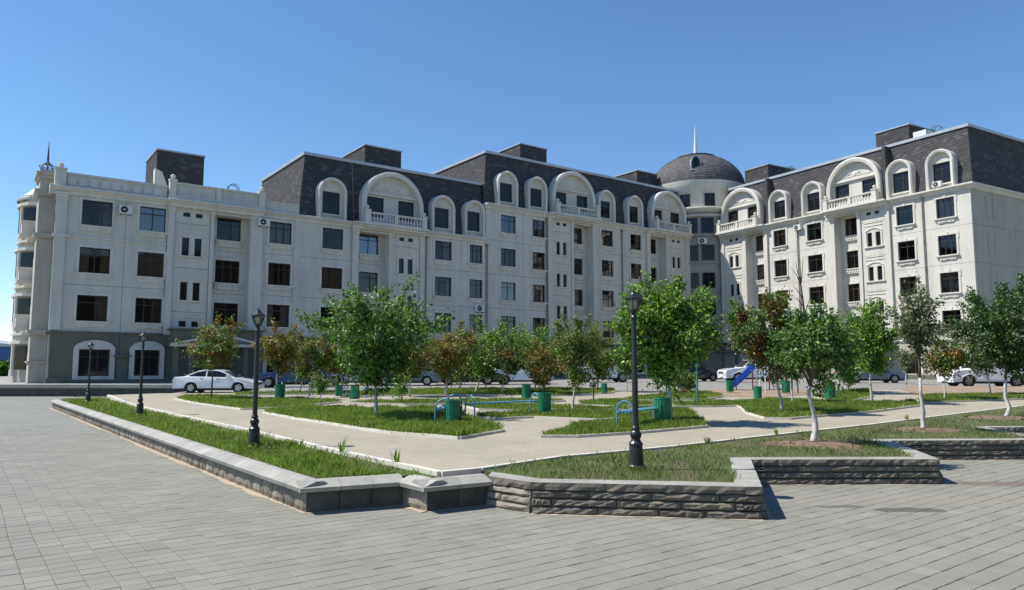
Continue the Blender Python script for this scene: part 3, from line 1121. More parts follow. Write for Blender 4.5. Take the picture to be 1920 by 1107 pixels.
def tile_quad(mb, a, b, d, c, nrm, w=0.42, h=0.21, seed=1):
    """tiles over the quad a(bottom left) b(bottom right) c(top right) d(top left)"""
    a, b, c, d, nrm = map(Vector, (a, b, c, d, nrm))
    nrm.normalize()
    rr = random.Random(seed)
    H = ((d - a).length + (c - b).length) / 2
    rows = max(1, round(H / h))
    for r in range(rows):
        t0, t1 = r / rows, (r + 1.12) / rows
        t1 = min(t1, 1.0)
        L0, R0 = a.lerp(d, t0), b.lerp(c, t0)
        L1, R1 = a.lerp(d, t1), b.lerp(c, t1)
        W = (R0 - L0).length
        n = max(1, round(W / w))
        off = (0.5 if r % 2 else 0.0)
        e = [0.0] + [(k + off) / n for k in range(0 if off else 1, n) if 0 < (k + off) / n < 1] + [1.0]
        for u0, u1 in zip(e, e[1:]):
            g = 0.006 / max(W, 0.01)
            u0g, u1g = u0 + g, u1 - g
            pr0 = 0.030 + rr.uniform(-0.006, 0.010)
            p = [L0.lerp(R0, u0g), L0.lerp(R0, u1g), L1.lerp(R1, u1g), L1.lerp(R1, u0g)]
            q = [p[0] + nrm * pr0, p[1] + nrm * pr0, p[2] + nrm * 0.006, p[3] + nrm * 0.006]
            mb.add([p[0], p[1], p[2], p[3], *q], [(4, 5, 6, 7), (0, 1, 5, 4), (1, 2, 6, 5), (3, 0, 4, 7)])

def mansard(root, x0, x1, z0, z1, depth, y0=0.45, y1=1.05, li=0.65, ri=0.65, sides='LR', seed=3):
    """tiled mansard block with flat top and a metal edge"""
    yb = depth
    a, b = (x0, y0, z0), (x1, y0, z0)
    c, d = (x1 - ri, y1, z1), (x0 + li, y1, z1)
    e, f = (x1, yb, z0), (x0, yb, z0)
    g, h = (x1 - ri, yb - 0.6, z1), (x0 + li, yb - 0.6, z1)
    roof = MB().add([a, b, c, d, e, f, g, h], [(0, 1, 2, 3), (1, 4, 6, 2), (4, 5, 7, 6), (5, 0, 3, 7), (3, 2, 6, 7)]).build('roof', 'roof_under', root)
    mb = MB()
    dz = z1 - z0
    tile_quad(mb, a, b, d, c, (0, -dz, y1 - y0), seed=seed)
    if 'L' in sides:
        tile_quad(mb, f, a, h, d, (-dz, 0, li), seed=seed + 1)
    if 'R' in sides:
        tile_quad(mb, b, e, c, g, (dz, 0, ri), seed=seed + 2)
    o = mb.build('roof_tiles', 'tiles', roof)
    o['kind'] = 'stuff'
    m2 = MB()
    t = 0.16
    m2.box(d[0] - t, y1 - t, z1 - 0.12, c[0] + t, y1 + 0.25, z1 + 0.14)
    m2.box(d[0] - t, y1 + 0.251, z1 - 0.12, d[0] + 0.25, yb - 0.4, z1 + 0.139)
    m2.box(c[0] - 0.25, y1 + 0.251, z1 - 0.12, c[0] + t, yb - 0.4, z1 + 0.139)
    m2.build('roof_edge', 'roof_metal', roof)
    return roof

def penthouse(root, x0, x1, y0, y1, z0, z1, seed=5):
    o = MB().box(x0, y0, z0, x1, y1, z1).build('stair_penthouse', 'roof_under', root)
    mb = MB()
    tile_quad(mb, (x0, y0, z0), (x1, y0, z0), (x0, y0, z1), (x1, y0, z1), (0, -1, 0), seed=seed)
    tile_quad(mb, (x0, y1, z0), (x0, y0, z0), (x0, y1, z1), (x0, y0, z1), (-1, 0, 0), seed=seed + 1)
    tile_quad(mb, (x1, y0, z0), (x1, y1, z0), (x1, y0, z1), (x1, y1, z1), (1, 0, 0), seed=seed + 2)
    t = mb.build('roof_tiles', 'tiles', o)
    t['kind'] = 'stuff'
    MB().box(x0 - 0.1, y0 - 0.1, z1, x1 + 0.1, y1 + 0.1, z1 + 0.12).build('roof_edge', 'roof_metal', o)
    return o

def arch_ring(w, h, thick, y0, y1, n=28):
    """jambs and a semicircle as one moulded ring, foot at z=0"""
    mb = MB()
    R1 = w / 2
    zs = h - R1
    outer = [(-R1, 0)] + [(-R1 * math.cos(math.pi * i / n), zs + R1 * math.sin(math.pi * i / n)) for i in range(n + 1)] + [(R1, 0)]
    R2 = R1 - thick
    inner = [(-R2, 0)] + [(-R2 * math.cos(math.pi * i / n), zs + R2 * math.sin(math.pi * i / n)) for i in range(n + 1)] + [(R2, 0)]
    R3 = R1 - thick * 0.35
    mid = [(-R3, 0)] + [(-R3 * math.cos(math.pi * i / n), zs + R3 * math.sin(math.pi * i / n)) for i in range(n + 1)] + [(R3, 0)]
    k = len(outer)
    V = [(x, y0 + 0.02, z) for x, z in outer] + [(x, y0 - 0.07, z) for x, z in mid] + [(x, y0, z) for x, z in inner] + [(x, y1, z) for x, z in outer] + [(x, y1, z) for x, z in inner]
    F = []
    for i in range(k - 1):
        F += [(i, i + 1, k + i + 1, k + i), (k + i, k + i + 1, 2 * k + i + 1, 2 * k + i), (i + 1, i, 3 * k + i, 3 * k + i + 1), (2 * k + i, 2 * k + i + 1, 4 * k + i + 1, 4 * k + i)]
    mb.add(V, F)
    return mb

def small_dormer(root, xc, z0, w=2.55, h=3.62, ww=1.55, wh=1.95):
    """round-headed dormer: ring, wall with opening, window"""
    def mk():
        return arch_ring(w, h, 0.26, -0.06, 1.6).mesh('dormer', 'trim')
    d = inst('dormer', cached(('dr', w, h), mk), root, (xc, 0, z0))
    zs = h - w / 2
    R2 = w / 2 - 0.24
    sill = zs - wh + 0.10
    def mk2():
        mb = MB()
        pts = [(-R2, zs + 0.105)] + [(-R2 * math.cos(math.pi * i / 20), zs + 0.105 + (R2 - 0.1) * math.sin(math.pi * i / 20)) for i in range(1, 20)] + [(R2, zs + 0.105)]
        mb.prism(pts, 'y', 0.30, 0.55)
        return mb.mesh('tympanum', 'wall')
    def mk3():
        return panel_mesh(-R2 - 0.05, R2 + 0.05, 0, zs + 0.10, [(-ww / 2, ww / 2, sill, zs + 0.085)], 0.3, 0.0, 'wall')
    inst('tympanum', cached(('dt', w, h), mk2), d)
    inst('dormer_wall', cached(('dw', w, h, ww, wh), mk3), d, (0, 0.30, 0))
    window(root, xc, z0 + sill, ww, zs + 0.085 - sill, 0.30, sill=False, surround=False, dark=True)
    MB().box(-ww / 2 - 0.12, 0.16, sill - 0.12, ww / 2 + 0.12, 0.305, sill).build('sill', 'trim', d)

def baluster_mesh(h):
    def mk():
        p = [(0.075, 0), (0.075, 0.06), (0.045, 0.08), (0.085, h * 0.32), (0.09, h * 0.40), (0.045, h * 0.68), (0.04, h * 0.86), (0.07, h * 0.90), (0.07, h)]
        return MB().lathe(p, 8).mesh('baluster', 'trim', True)
    return cached(('bal', round(h, 2)), mk)

def finial_post(mb, x, y, z0, z1, s=0.42):
    mb.box(x - s / 2, y - s / 2, z0, x + s / 2, y + s / 2, z1)
    mb.box(x - s / 2 - 0.05, y - s / 2 - 0.05, z1, x + s / 2 + 0.05, y + s / 2 + 0.05, z1 + 0.10)
    mb.lathe([(0.10, 0.10), (0.08, 0.15), (0.17, 0.25), (0.19, 0.34), (0.15, 0.44), (0.05, 0.50), (0.001, 0.52)], 10, (x, y, z1))

def balustrade(root, x0, x1, y, z, h=0.95, n=None, name='balustrade'):
    mb = MB()
    finial_post(mb, x0 + 0.24, y, z, z + h + 0.08, 0.46)
    finial_post(mb, x1 - 0.24, y, z, z + h + 0.08, 0.46)
    mb.box(x0 + 0.46, y - 0.12, z, x1 - 0.46, y + 0.12, z + 0.12)
    mb.box(x0 + 0.46, y - 0.15, z + h - 0.12, x1 - 0.46, y + 0.15, z + h)
    L = x1 - x0 - 0.92
    n = n or int(L / 0.30)
    mid = (x0 + x1) / 2
    mb.box(mid - 0.16, y - 0.13, z + 0.12, mid + 0.16, y + 0.13, z + h - 0.12)
    o = mb.build(name, 'trim', root)
    me = baluster_mesh(h - 0.24)
    for i in range(n):
        x = x0 + 0.46 + L * (i + 0.5) / n
        if abs(x - mid) > 0.22:
            inst('baluster', me, o, (x, y, z + 0.12))
    return o

def big_dormer(root, xc, z0, w=6.1, h=4.95, bal=True, wx=(-1.52, 1.52), ww=1.62):
    d = arch_ring(w, h, 0.42, -0.12, 2.0, 40).build('arched_gable', 'trim', root, False, (xc, 0, z0))
    zs = h - w / 2
    R2 = w / 2 - 0.40
    zt = 2.78
    holes = [(x - ww / 2, x + ww / 2, 0.78, 2.58) for x in wx]
    inst('gable_wall', panel_mesh(-R2 - 0.02, R2 + 0.02, 0, zt, holes, 0.3, 0.0, 'wall'), d, (0, 0.42, 0))
    al = math.asin(min(1, (zt + 0.02 - zs) / R2))
    pts = [(-R2 * math.cos(al + (math.pi - 2 * al) * i / 26), zs + R2 * math.sin(al + (math.pi - 2 * al) * i / 26)) for i in range(27)]
    MB().prism(pts, 'y', 0.38, 0.72).build('lunette', 'wall', d)
    mb = MB()
    e = R2 * math.cos(al)
    mb.box(-e - 0.02, 0.22, zt - 0.02, e + 0.02, 0.385, zt + 0.16)
    mb.box(-e + 0.05, 0.30, zt + 0.16, e - 0.05, 0.386, zt + 0.26)
    ci = R2 - 0.42
    n = 26
    al2 = math.asin(min(1, (zt + 0.42 - zs) / ci))
    pts = []
    for i in range(n + 1):
        t = al2 + (math.pi - 2 * al2) * i / n
        pts.append((-ci * math.cos(t), 0.36, zs + ci * math.sin(t)))
    mb.path(pts + [pts[0]], 0.035, 6)
    mb.lathe([(0.001, -0.10), (0.16, -0.09), (0.20, -0.03), (0.30, -0.02), (0.32, 0.02)], 14, (0, 0.38, zs + ci * 0.66), axis='y')
    for s in (-1, 1):
        mb.path([(s * 0.3, 0.37, zs + ci * 0.66), (s * 0.6, 0.36, zs + ci * 0.72), (s * 0.85, 0.36, zs + ci * 0.60), (s * 1.2, 0.37, zs + ci * 0.50)], [0.05, 0.06, 0.05, 0.02], 6)
    mb.build('lunette_relief', 'trim', d)
    for x in wx:
        window(root, xc + x, z0 + 0.78, ww, 1.8, 0.42, sill=False, surround=False, dark=True)
    if bal:
        MB().box(xc - w / 2 - 0.1, -0.95, z0 - 0.20, xc + w / 2 + 0.1, -0.41, z0 + 0.004).box(xc - w / 2 + 0.1, -0.75, z0 - 0.42, xc + w / 2 - 0.1, -0.405, z0 - 0.20).build('balcony_slab', 'trim', root)
        balustrade(root, xc - w / 2 + 0.02, xc + w / 2 - 0.02, -0.62, z0 + 0.004)

def stair_bay(root, x0, x1, ztop, nfl, small_top=True):
    """stair strip with paired slits: panels break half-way between floors"""
    xc = (x0 + x1) / 2
    sw, g = 0.50, 0.19
    y = -0.10
    xl, xr = xc - g - sw, xc + g + sw
    zb = FL[0]
    tall = [FL[k] - 0.72 for k in range(1, nfl)]
    cuts = [zb, zb + 1.75] + [FL[k] + 1.70 for k in range(1, nfl)]
    cuts = [c for c in cuts if c < ztop - 0.8] + [ztop]
    pairs = [(zb + 0.65, 0.42)] + [(t, 1.36) for t in tall] + [(ztop - 0.78, 0.32)]
    for c, d in zip(cuts, cuts[1:]):
        hs = []
        for z, h in pairs:
            if c < z < d:
                hs += [(xl, xl + sw, z, z + h), (xr - sw, xr, z, z + h)]
        inst('wall_panel', panel_mesh(x0, x1, c, d, hs, 0.35), root, (0, y, 0))
        mb = MB()
        mb.box(x0 + 0.32, y - 0.05, d - 0.42, x1 - 0.32, y + 0.01, d - 0.36)
        mb.box(x0 + 0.32, y - 0.05, d - 0.12, x1 - 0.32, y + 0.01, d - 0.06)
        mb.build('moulding', 'trim', root)
    for z, h in pairs:
        for x in (xl + sw / 2, xr - sw / 2):
            window(root, x, z, sw, h, y, style='S', sill=False, surround=False, curtains=False, fm='frame_dark', dark=True)
        if h > 1:
            mb = MB()
            mb.box(xl - 0.20, y - 0.06, z, xl - 0.06, y + 0.01, z + h + 0.05).box(xr + 0.06, y - 0.06, z, xr + 0.20, y + 0.01, z + h + 0.05)
            mb.box(xl - 0.32, y - 0.14, z - 0.13, xr + 0.32, y + 0.01, z - 0.02)
            W = xr - xl + 0.4
            pts = [(xc - W / 2 + W * i / 12, z + h + 0.05 + 0.32 * math.sin(math.pi * i / 12)) for i in range(13)]
            top = [(px_, pz + 0.10) for px_, pz in pts][::-1]
            for (a, b), (c, d) in zip(zip(pts, pts[1:]), zip(top[::-1], top[::-1][1:])):
                mb.prism([a, b, d, c], 'y', y - 0.07, y + 0.01)
            mb.build('moulding', 'trim', root)

def recess_bay(root, x0, x1, ztop, nfl, ww=1.85, deep=0.9):
    xc = (x0 + x1) / 2
    for k in range(nfl):
        z0, z1 = FL[k], (FL[k + 1] if k < nfl - 1 else ztop)
        zw = FL[k] + HEAD - WH
        inst('wall_panel', panel_mesh(x0 - 0.2, x1 + 0.2, z0, z1, [(xc - ww / 2, xc + ww / 2, zw, zw + WH)], 0.25), root, (0, deep, 0))
        window(root, xc, zw, ww, WH, deep, sill=False, key=False)
        mb = MB()
        mb.box(xc - ww / 2 - 0.1, deep - 0.28, zw - 0.10, xc + ww / 2 + 0.1, deep + 0.01, zw)
        mb.box(xc - ww / 2, deep - 0.18, zw - 0.50, xc + ww / 2, deep + 0.01, zw - 0.10)
        for i in range(5):
            x = xc + (i - 2) * ww / 5.2
            mb.lathe([(0.001, -0.09), (0.08, -0.07), (0.13, -0.02), (0.13, 0.02)], 8, (x, deep - 0.17, zw - 0.30), axis='y')
        mb.build('apron', 'trim', root)
    MB().box(x0 - 0.18, -0.05, ztop - 0.35, x1 + 0.18, deep - 0.002, ztop - 0.013).build('soffit_beam', 'wall', root)

def plain_col(root, x0, x1, xa, xb, ztop, nfl, lastmat='wall', sills=True):
    """x0..x1 the panel, xa..xb the window"""
    for k in range(nfl):
        z0, z1 = FL[k], (FL[k + 1] if k < nfl - 1 else ztop)
        zw = FL[k] + HEAD - WH
        inst('wall_panel', panel_mesh(x0, x1, z0, z1, [(xa, xb, zw, zw + WH)], 0.25, matn=lastmat), root)
        window(root, (xa + xb) / 2, zw, xb - xa, WH, 0.0, sill=sills)

def ground_col(root, x0, x1, xa=None, xb=None):
    holes = [] if xa is None else [(xa, xb, 1.22, 3.05)]
    inst('base_panel', panel_mesh(x0, x1, BZ, FL[0], holes, 0.25, 0.012, 'base_wall'), root, (0, -0.06, 0))
    if xa is not None:
        w = xb - xa
        o = window(root, (xa + xb) / 2, 1.22, w, 1.83, -0.06, sill=False, surround=False, fm='frame_dark', dark=True)
        mb = MB()
        a, b = w / 2 + 0.02, w / 2 + 0.34
        n = 16
        zs = 1.83
        inn = [(-a, -0.02)] + [(-a, zs)] + [(a, zs)] + [(a, -0.02)]
        mb.box(-b, -0.30, -0.25, b, -0.145, -0.02).box(-b, -0.28, -0.02, -a, -0.145, zs).box(a, -0.28, -0.02, b, -0.145, zs)
        pts = [(-b, zs)] + [(-b * math.cos(math.pi * i / n), zs + 0.02 + 0.62 * math.sin(math.pi * i / n)) for i in range(n + 1)] + [(b, zs)]
        mb.prism(pts, 'y', -0.28, -0.145)
        mb.build('arched_surround', 'wall', o)

def porch(root, x0, x1, zt=4.62):
    """entrance porch: posts, beam, low pediment"""
    o = MB().box(x0, -1.85, 3.30, x1, -0.07, 3.72).build('porch', 'base_wall', root)
    MB().box(x0 + 0.12, -1.70, 3.72, x1 - 0.12, -0.072, zt - 0.10).box(x0 - 0.08, -1.95, zt - 0.10, x1 + 0.08, -0.074, zt).build('porch_attic', 'base_wall', o)
    xc = (x0 + x1) / 2
    mb = MB().prism([(x0 - 0.15, 3.30), (x1 + 0.15, 3.30), (x1 + 0.15, 3.50), (xc, zt - 0.28), (x0 - 0.15, 3.50)], 'y', -2.05, -1.86)
    mb2 = MB().prism([(x0 + 0.55, 3.52), (x1 - 0.55, 3.52), (xc, zt - 0.52)], 'y', -2.10, -2.051)
    p = mb.build('pediment', 'wall', o)
    mb2.build('pediment_panel', 'base_wall', p)
    for x in (x0 + 0.3, x0 + 1.3, x1 - 1.3, x1 - 0.3):
        MB().box(x - 0.17, -1.75, BZ, x + 0.17, -1.41, 3.30).box(x - 0.22, -1.80, 3.10, x + 0.22, -1.36, 3.302).box(x - 0.22, -1.80, BZ, x + 0.22, -1.36, BZ + 0.3).build('post', 'base_wall', o)
    MB().box(xc - 1.0, -0.16, BZ, xc + 1.0, -0.072, 3.1).box(xc - 0.03, -0.19, BZ, xc + 0.03, -0.161, 3.1).build('door', 'frame_brown', o)

def downpipe(root, x, z0, z1, y=-0.12):
    mb = MB().tube((x, y, z0), (x, y, z1), 0.06, n=8)
    for i in range(5):
        z = z0 + (z1 - z0) * (i + 0.5) / 5
        mb.lathe([(0.07, 0), (0.085, 0.02), (0.085, 0.06), (0.07, 0.08)], 8, (x, y, z))
    mb.lathe([(0.06, 0), (0.16, 0.22), (0.16, 0.3)], 8, (x, y, z1))
    mb.build('downpipe', 'pipe_brown', root)

def roof_ladder(root, x, y, z):
    mb = MB()
    for i in range(4):
        p = [(x - 0.42, y + i * 0.16, z - 0.6)] + [(x - 0.42 * math.cos(math.pi * k / 10), y + i * 0.16, z + 0.55 + 0.42 * math.sin(math.pi * k / 10)) for k in range(11)] + [(x + 0.42, y + i * 0.16, z - 0.6)]
        if i in (0, 3):
            mb.path(p, 0.028, 5)
    for k in (1, 4, 6, 9):
        a = math.pi * k / 10
        mb.tube((x - 0.42 * math.cos(a), y, z + 0.55 + 0.42 * math.sin(a)), (x - 0.42 * math.cos(a), y + 0.48, z + 0.55 + 0.42 * math.sin(a)), 0.02, n=5)
    mb.tube((x - 0.42, y, z), (x + 0.42, y, z), 0.022, n=5).tube((x - 0.42, y, z + 0.4), (x + 0.42, y, z + 0.4), 0.022, n=5)
    mb.build('roof_ladder', 'dark_metal', root)

# ---------------------------------------------------------------- long building on the left
A_MAIN = math.atan(1890 / 1381.6)
P0 = Vector((-31.17, 49.5, 0))
main = thing('apartment_building', 'long pale apartment block with dark mansards from the left edge to the tower', 'building', P0, math.pi / 2 - A_MAIN)
DEP = 13.0
# cores behind the panels
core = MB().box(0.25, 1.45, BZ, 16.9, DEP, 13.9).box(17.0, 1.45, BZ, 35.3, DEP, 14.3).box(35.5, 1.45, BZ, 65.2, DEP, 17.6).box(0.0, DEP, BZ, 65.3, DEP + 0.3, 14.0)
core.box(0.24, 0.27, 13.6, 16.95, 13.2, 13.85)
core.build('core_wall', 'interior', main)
MB().box(-0.06, 0.26, BZ, 0.20, DEP, 14.0).build('end_wall', 'wall', main)
MB().box(16.75, 1.0, 13.9, 17.0, DEP, 14.35).box(35.2, 0.27, 14.25, 35.45, DEP, 17.6).box(65.0, 0.27, BZ, 65.25, DEP, 17.6).build('gable_wall', 'wall', main)
MB().box(0.2, 0.3, 13.85, 16.9, DEP, 13.97).build('flat_roof', 'roof_metal', main)

CZ1, CZ2 = 14.25, 17.75
# left wing: columns
plain_col(main, 0.0, 4.2, 1.45, 3.33, 13.85, 3)
plain_col(main, 4.2, 6.95, 5.09, 6.84, 13.85, 3)
stair_bay(main, 7.45, 9.95, 13.85, 3)
recess_bay(main, 10.25, 12.95, 13.85, 3)
plain_col(main, 13.95, 16.9, 14.5, 16.32, 13.85, 3)
for x0, x1 in ((6.98, 7.43), (9.97, 10.23), (12.97, 13.93)):
    pilaster(main, x0, x1, FL[0] + 0.012, 13.84, -0.22, 0.98)
pilaster(main, -0.12, 0.55, FL[0] + 0.2, 13.84, -0.16, 0.05)
MB().box(-0.22, -0.24, 10.72, 0.75, 0.02, 10.92).box(0.751, -0.10, 10.76, 6.96, 0.02, 10.88).build('belt_course', 'trim', main)
cornice(main, -0.55, 6.9, CZ1, 0.0, 0.45, 0.55)
cornice(main, 6.9, 13.95, CZ1 - 0.002, -0.28, 0.48, 0.55)
cornice(main, 13.95, 16.96, CZ1 + 0.002, 0.0, 0.42, 0.5)
cornice(main, -0.30, 16.9, FL[0] + 0.12, -0.06, 0.16, 0.24, 'base_cornice', 'base_wall')
# first section
plain_col(main, 16.95, 21.55, 18.93, 20.78, 13.85, 3)
recess_bay(main, 22.15, 25.0, 13.85, 3)
stair_bay(main, 25.4, 28.1, 13.85, 3)
plain_col(main, 28.75, 32.6, 29.78, 31.6, 13.85, 3)
plain_col(main, 32.6, 35.40, 33.56, 35.08, 13.85, 3)
for x0, x1 in ((21.57, 22.13), (25.02, 25.38), (28.12, 28.73)):
    pilaster(main, x0, x1, FL[0] + 0.012, 13.84, -0.22, 0.98)
pilaster(main, 16.5, 17.0, FL[0] + 0.012, 13.84, -0.10, 0.0, False)
cornice(main, 16.97, 21.5, CZ1, 0.0, 0.45, 0.5)
cornice(main, 21.5, 28.8, CZ1 - 0.002, -0.28, 0.55, 0.55)
cornice(main, 28.8, 35.44, CZ1, 0.0, 0.45, 0.5)
# second section
plain_col(main, 35.44, 40.0, 37.22, 39.07, 17.35, 4)
plain_col(main, 40.0, 43.1, 41.15, 42.85, 17.35, 4)
stair_bay(main, 43.7, 46.25, 17.35, 4)
recess_bay(main, 46.6, 49.3, 17.35, 4, 1.6)
plain_col(main, 49.9, 53.8, 50.72, 52.5, 17.35, 4)
plain_col(main, 53.8, 57.7, 55.2, 56.95, 17.35, 4)
recess_bay(main, 58.3, 60.9, 17.35, 4, 1.6)
stair_bay(main, 61.25, 64.3, 17.35, 4)
for x0, x1 in ((43.12, 43.68), (46.27, 46.58), (49.32, 49.88), (57.72, 58.28), (60.92, 61.23), (64.32, 65.1)):
    pilaster(main, x0, x1, FL[0] + 0.012, 17.34, -0.22, 0.98)
cornice(main, 35.3, 43.0, CZ2, 0.0, 0.45, 0.5)
cornice(main, 43.0, 49.95, CZ2 - 0.002, -0.28, 0.55, 0.55)
cornice(main, 49.95, 57.75, CZ2, 0.0, 0.45, 0.5)
cornice(main, 57.75, 65.2, CZ2 - 0.002, -0.28, 0.55, 0.55)
cornice(main, 16.9, 65.2, FL[0] + 0.12, -0.06, 0.16, 0.24, 'base_cornice', 'base_wall')
# ground floor
for x0, x1, a, b in ((0.0, 4.2, 1.75, 3.6), (4.2, 7.2, 5.2, 6.8), (7.2, 13.9, None, None), (13.9, 16.95, 14.6, 16.2), (16.95, 21.8, 19, 20.8), (21.8, 28.6, None, None),
                     (28.6, 32.6, 29.8, 31.6), (32.6, 35.44, 33.5, 35.1), (35.44, 40, 37.2, 39), (40, 43.2, 41.1, 42.8), (43.2, 49.8, None, None), (49.8, 53.8, 50.7, 52.5),
                     (53.8, 57.8, 55.2, 57), (57.8, 65.2, None, None)):
    ground_col(main, x0, x1, a, b)
MB().box(-0.15, -0.20, BZ - 0.3, 65.2, 0.1, BZ + 0.35).build('plinth', 'base_wall', main)
for x0, x1 in ((7.3, 13.8), (22.1, 28.3), (43.5, 49.5), (58.0, 64.0)):
    porch(main, x0, x1)
# the little grey service door between the two left arched windows
MB().box(4.05, -0.14, BZ, 4.75, -0.062, 2.55).box(3.85, -0.42, 2.55, 4.95, -0.062, 2.66).build('service_door', 'base_wall', main)
# parapet of the left wing
par = MB().box(-0.02, 0.02, CZ1 + 0.005, 6.85, 0.30, 15.12).box(-0.10, -0.06, 15.12, 6.85, 0.36, 15.28).build('parapet', 'wall', main)
for i in range(9):
    x = 0.75 + i * 0.68
    MB().prism([(x - 0.25, 14.42), (x + 0.25, 14.42), (x + 0.25, 14.80)] + [(x + 0.25 * math.cos(math.pi * k / 8), 14.80 + 0.18 * math.sin(math.pi * k / 8)) for k in range(1, 8)] + [(x - 0.25, 14.80)], 'y', -0.045, 0.018).build('arched_panel', 'trim', par)
mbp = MB()
finial_post(mbp, 0.05, 0.12, CZ1 + 0.005, 15.42, 0.66)
mbp.build('parapet_post', 'wall', main)
MB().box(7.2, -0.11, CZ1 + 0.29, 13.8, 0.16, CZ1 + 1.25).build('balustrade_back', 'wall', main)
bl = balustrade(main, 6.95, 14.0, -0.10, CZ1 + 0.28, 1.05, 24)
MB().box(6.9, -0.32, CZ1 + 0.003, 14.05, 0.15, CZ1 + 0.28).build('balustrade_plinth', 'wall', main)
MB().box(14.05, 0.02, CZ1 + 0.005, 16.9, 0.30, 15.0).box(14.05, -0.06, 15.0, 16.9, 0.36, 15.14).build('parapet', 'wall', main)
# left wing roof things
penthouse(main, 6.75, 10.25, 4.0, 8.6, 14.0, 18.95, 11)
MB().prism([(6.4, 14.0), (7.3, 14.0), (7.3, 15.9), (6.9, 16.9), (6.4, 17.1)], 'y', 2.6, 3.2).build('roof_wing', 'wall', main)
roof_ladder(main, 12.3, 2.5, 15.75)
# mansards
mansard(main, 17.0, 35.5, CZ1 + 0.02, 19.85, DEP, sides='L', ri=0.0, seed=21)
mansard(main, 35.5, 65.2, CZ2 + 0.02, 23.25, DEP, sides='LR', seed=31)
penthouse(main, 24.0, 27.7, 3.0, 8.5, 19.9, 22.2, 41)
penthouse(main, 41.9, 45.5, 3.0, 8.5, 23.3, 25.6, 51)
penthouse(main, 60.6, 64.2, 4.0, 9.5, 23.3, 25.9, 61)
roof_ladder(main, 30.2, 5.0, 20.2)
for x in (19.77, 30.67, 34.20):
    small_dormer(main, x, CZ1 + 0.01, 2.55 if x < 34 else 2.35)
for x in (38.1, 41.9, 51.66, 56.1):
    small_dormer(main, x, CZ2 + 0.01)
big_dormer(main, 25.45, CZ1 + 0.01)
big_dormer(main, 46.85, CZ2 + 0.01)
big_dormer(main, 61.75, CZ2 + 0.01)
downpipe(main, 35.55, 4.3, 13.4)
downpipe(main, 42.95, 4.3, 16.8)
downpipe(main, 28.70, 4.3, 13.4, -0.30)
downpipe(main, 53.8, 4.3, 16.8)

# left end: stout corner pillar, rounded bay, crown spire
pil = MB()
pil.box(-1.05, 1.0, BZ, -0.08, 3.4, 15.1)
for z, hh, pj in ((4.0, 0.35, 0.22), (10.7, 0.30, 0.20), (13.6, 0.45, 0.30), (2.05, 0.18, 0.12)):
    pil.prism([(-1.05 - pj, z + hh), (-1.05 - pj, z + hh * 0.6), (-1.05 - pj * 0.3, z), (-0.081, z), (-0.081, z + hh)], 'y', 1.0 - pj, 3.41)
pil.box(-1.30, 0.75, 15.1, -0.0, 3.6, 15.28).box(-1.18, 0.87, 14.85, -0.05, 3.5, 15.1).box(-1.1, 0.95, 15.28, -0.1, 3.4, 15.45)
pil.build('corner_pillar', 'end_wall', main)
bay = MB()
def octo(r, n=8):
    return [(-r * math.sin(math.pi * i / n), 7.0 - (r + 0.5) * math.cos(math.pi * i / n)) for i in range(n + 1)]
bay.prism(octo(1.85), 'z', BZ, 14.1)
bay_o = bay.build('rounded_bay', 'end_wall', main)
for k in range(4):
    z = [BZ + 2.75, FL[0] + 2.8, FL[1] + 2.8, FL[2] + 2.8][k]
    MB().prism(octo(2.10), 'z', z, z + 0.22).prism(octo(2.0), 'z', z + 0.62, z + 0.80).build('bay_band', 'trim', bay_o)
    for i in (2, 4, 6):
        a = math.pi * (i + 0.5 - 0.5) / 8
        c = Vector((-1.9 * math.sin(a), 7.0 - 2.4 * math.cos(a), 0))
        t = Vector((-math.cos(a) * 1.0, math.sin(a), 0)).normalized()
        nn = Vector((-math.sin(a), -math.cos(a), 0))
        MB().obox(c, t, nn, 0.46, 0.05, z - 1.85, z - 0.15).build('bay_window', 'glass_dark', bay_o)
    for i in (3, 5):
        a = math.pi * i / 8
        c = (-1.9 * math.sin(a), 7.0 - 2.4 * math.cos(a), 0)
        MB().lathe([(0.18, z - 2.3), (0.16, z - 2.2), (0.16, z - 0.1), (0.22, z - 0.005)], 8, c).build('bay_column', 'trim', bay_o)
for k in range(3):
    z = FL[k] + 0.35
    MB().box(-1.95, 3.45, z - 0.1, -0.1, 4.9, z + 0.08).box(-1.85, 3.55, z + 0.08, -0.1, 3.70, z + 0.9).box(-1.85, 3.701, z + 0.08, -1.70, 4.9, z + 0.9).box(-1.92, 3.5, z + 0.9, -0.1, 4.9, z + 1.02).build('end_balcony', 'trim', main)
MB().lathe([(2.15, 14.1), (2.2, 14.3), (1.9, 14.5), (1.2, 15.2), (0.5, 15.7), (0.05, 15.9)], 20, (0, 7.0, 0)).build('bay_roof', 'roof_metal', main, True)
cr = MB()
ccx, ccy = -0.62, 2.0
for k in range(8):
    a = 2 * math.pi * k / 8
    q = Vector((math.cos(a), math.sin(a), 0))
    b0 = Vector((ccx, ccy, 15.50))
    cr.path([b0 + q * 0.38, b0 + q * 0.40 + Vector((0, 0, 0.28)), b0 + q * 0.52 + Vector((0, 0, 0.40)), b0 + q * 0.30 + Vector((0, 0, 0.55)), b0 + q * 0.08 + Vector((0, 0, 0.72))], 0.028, 5)
for z, r_ in ((15.53, 0.38), (15.79, 0.40), (15.91, 0.52)):
    cr.path([(ccx + r_ * math.cos(2 * math.pi * k / 16), ccy + r_ * math.sin(2 * math.pi * k / 16), z) for k in range(17)], 0.024, 5)
cr.lathe([(0.09, 16.05), (0.14, 16.15), (0.10, 16.25), (0.06, 16.35), (0.075, 16.5), (0.012, 17.75)], 10, (ccx, ccy, 0))
cr.build('crown_spire', 'dark_metal', main)

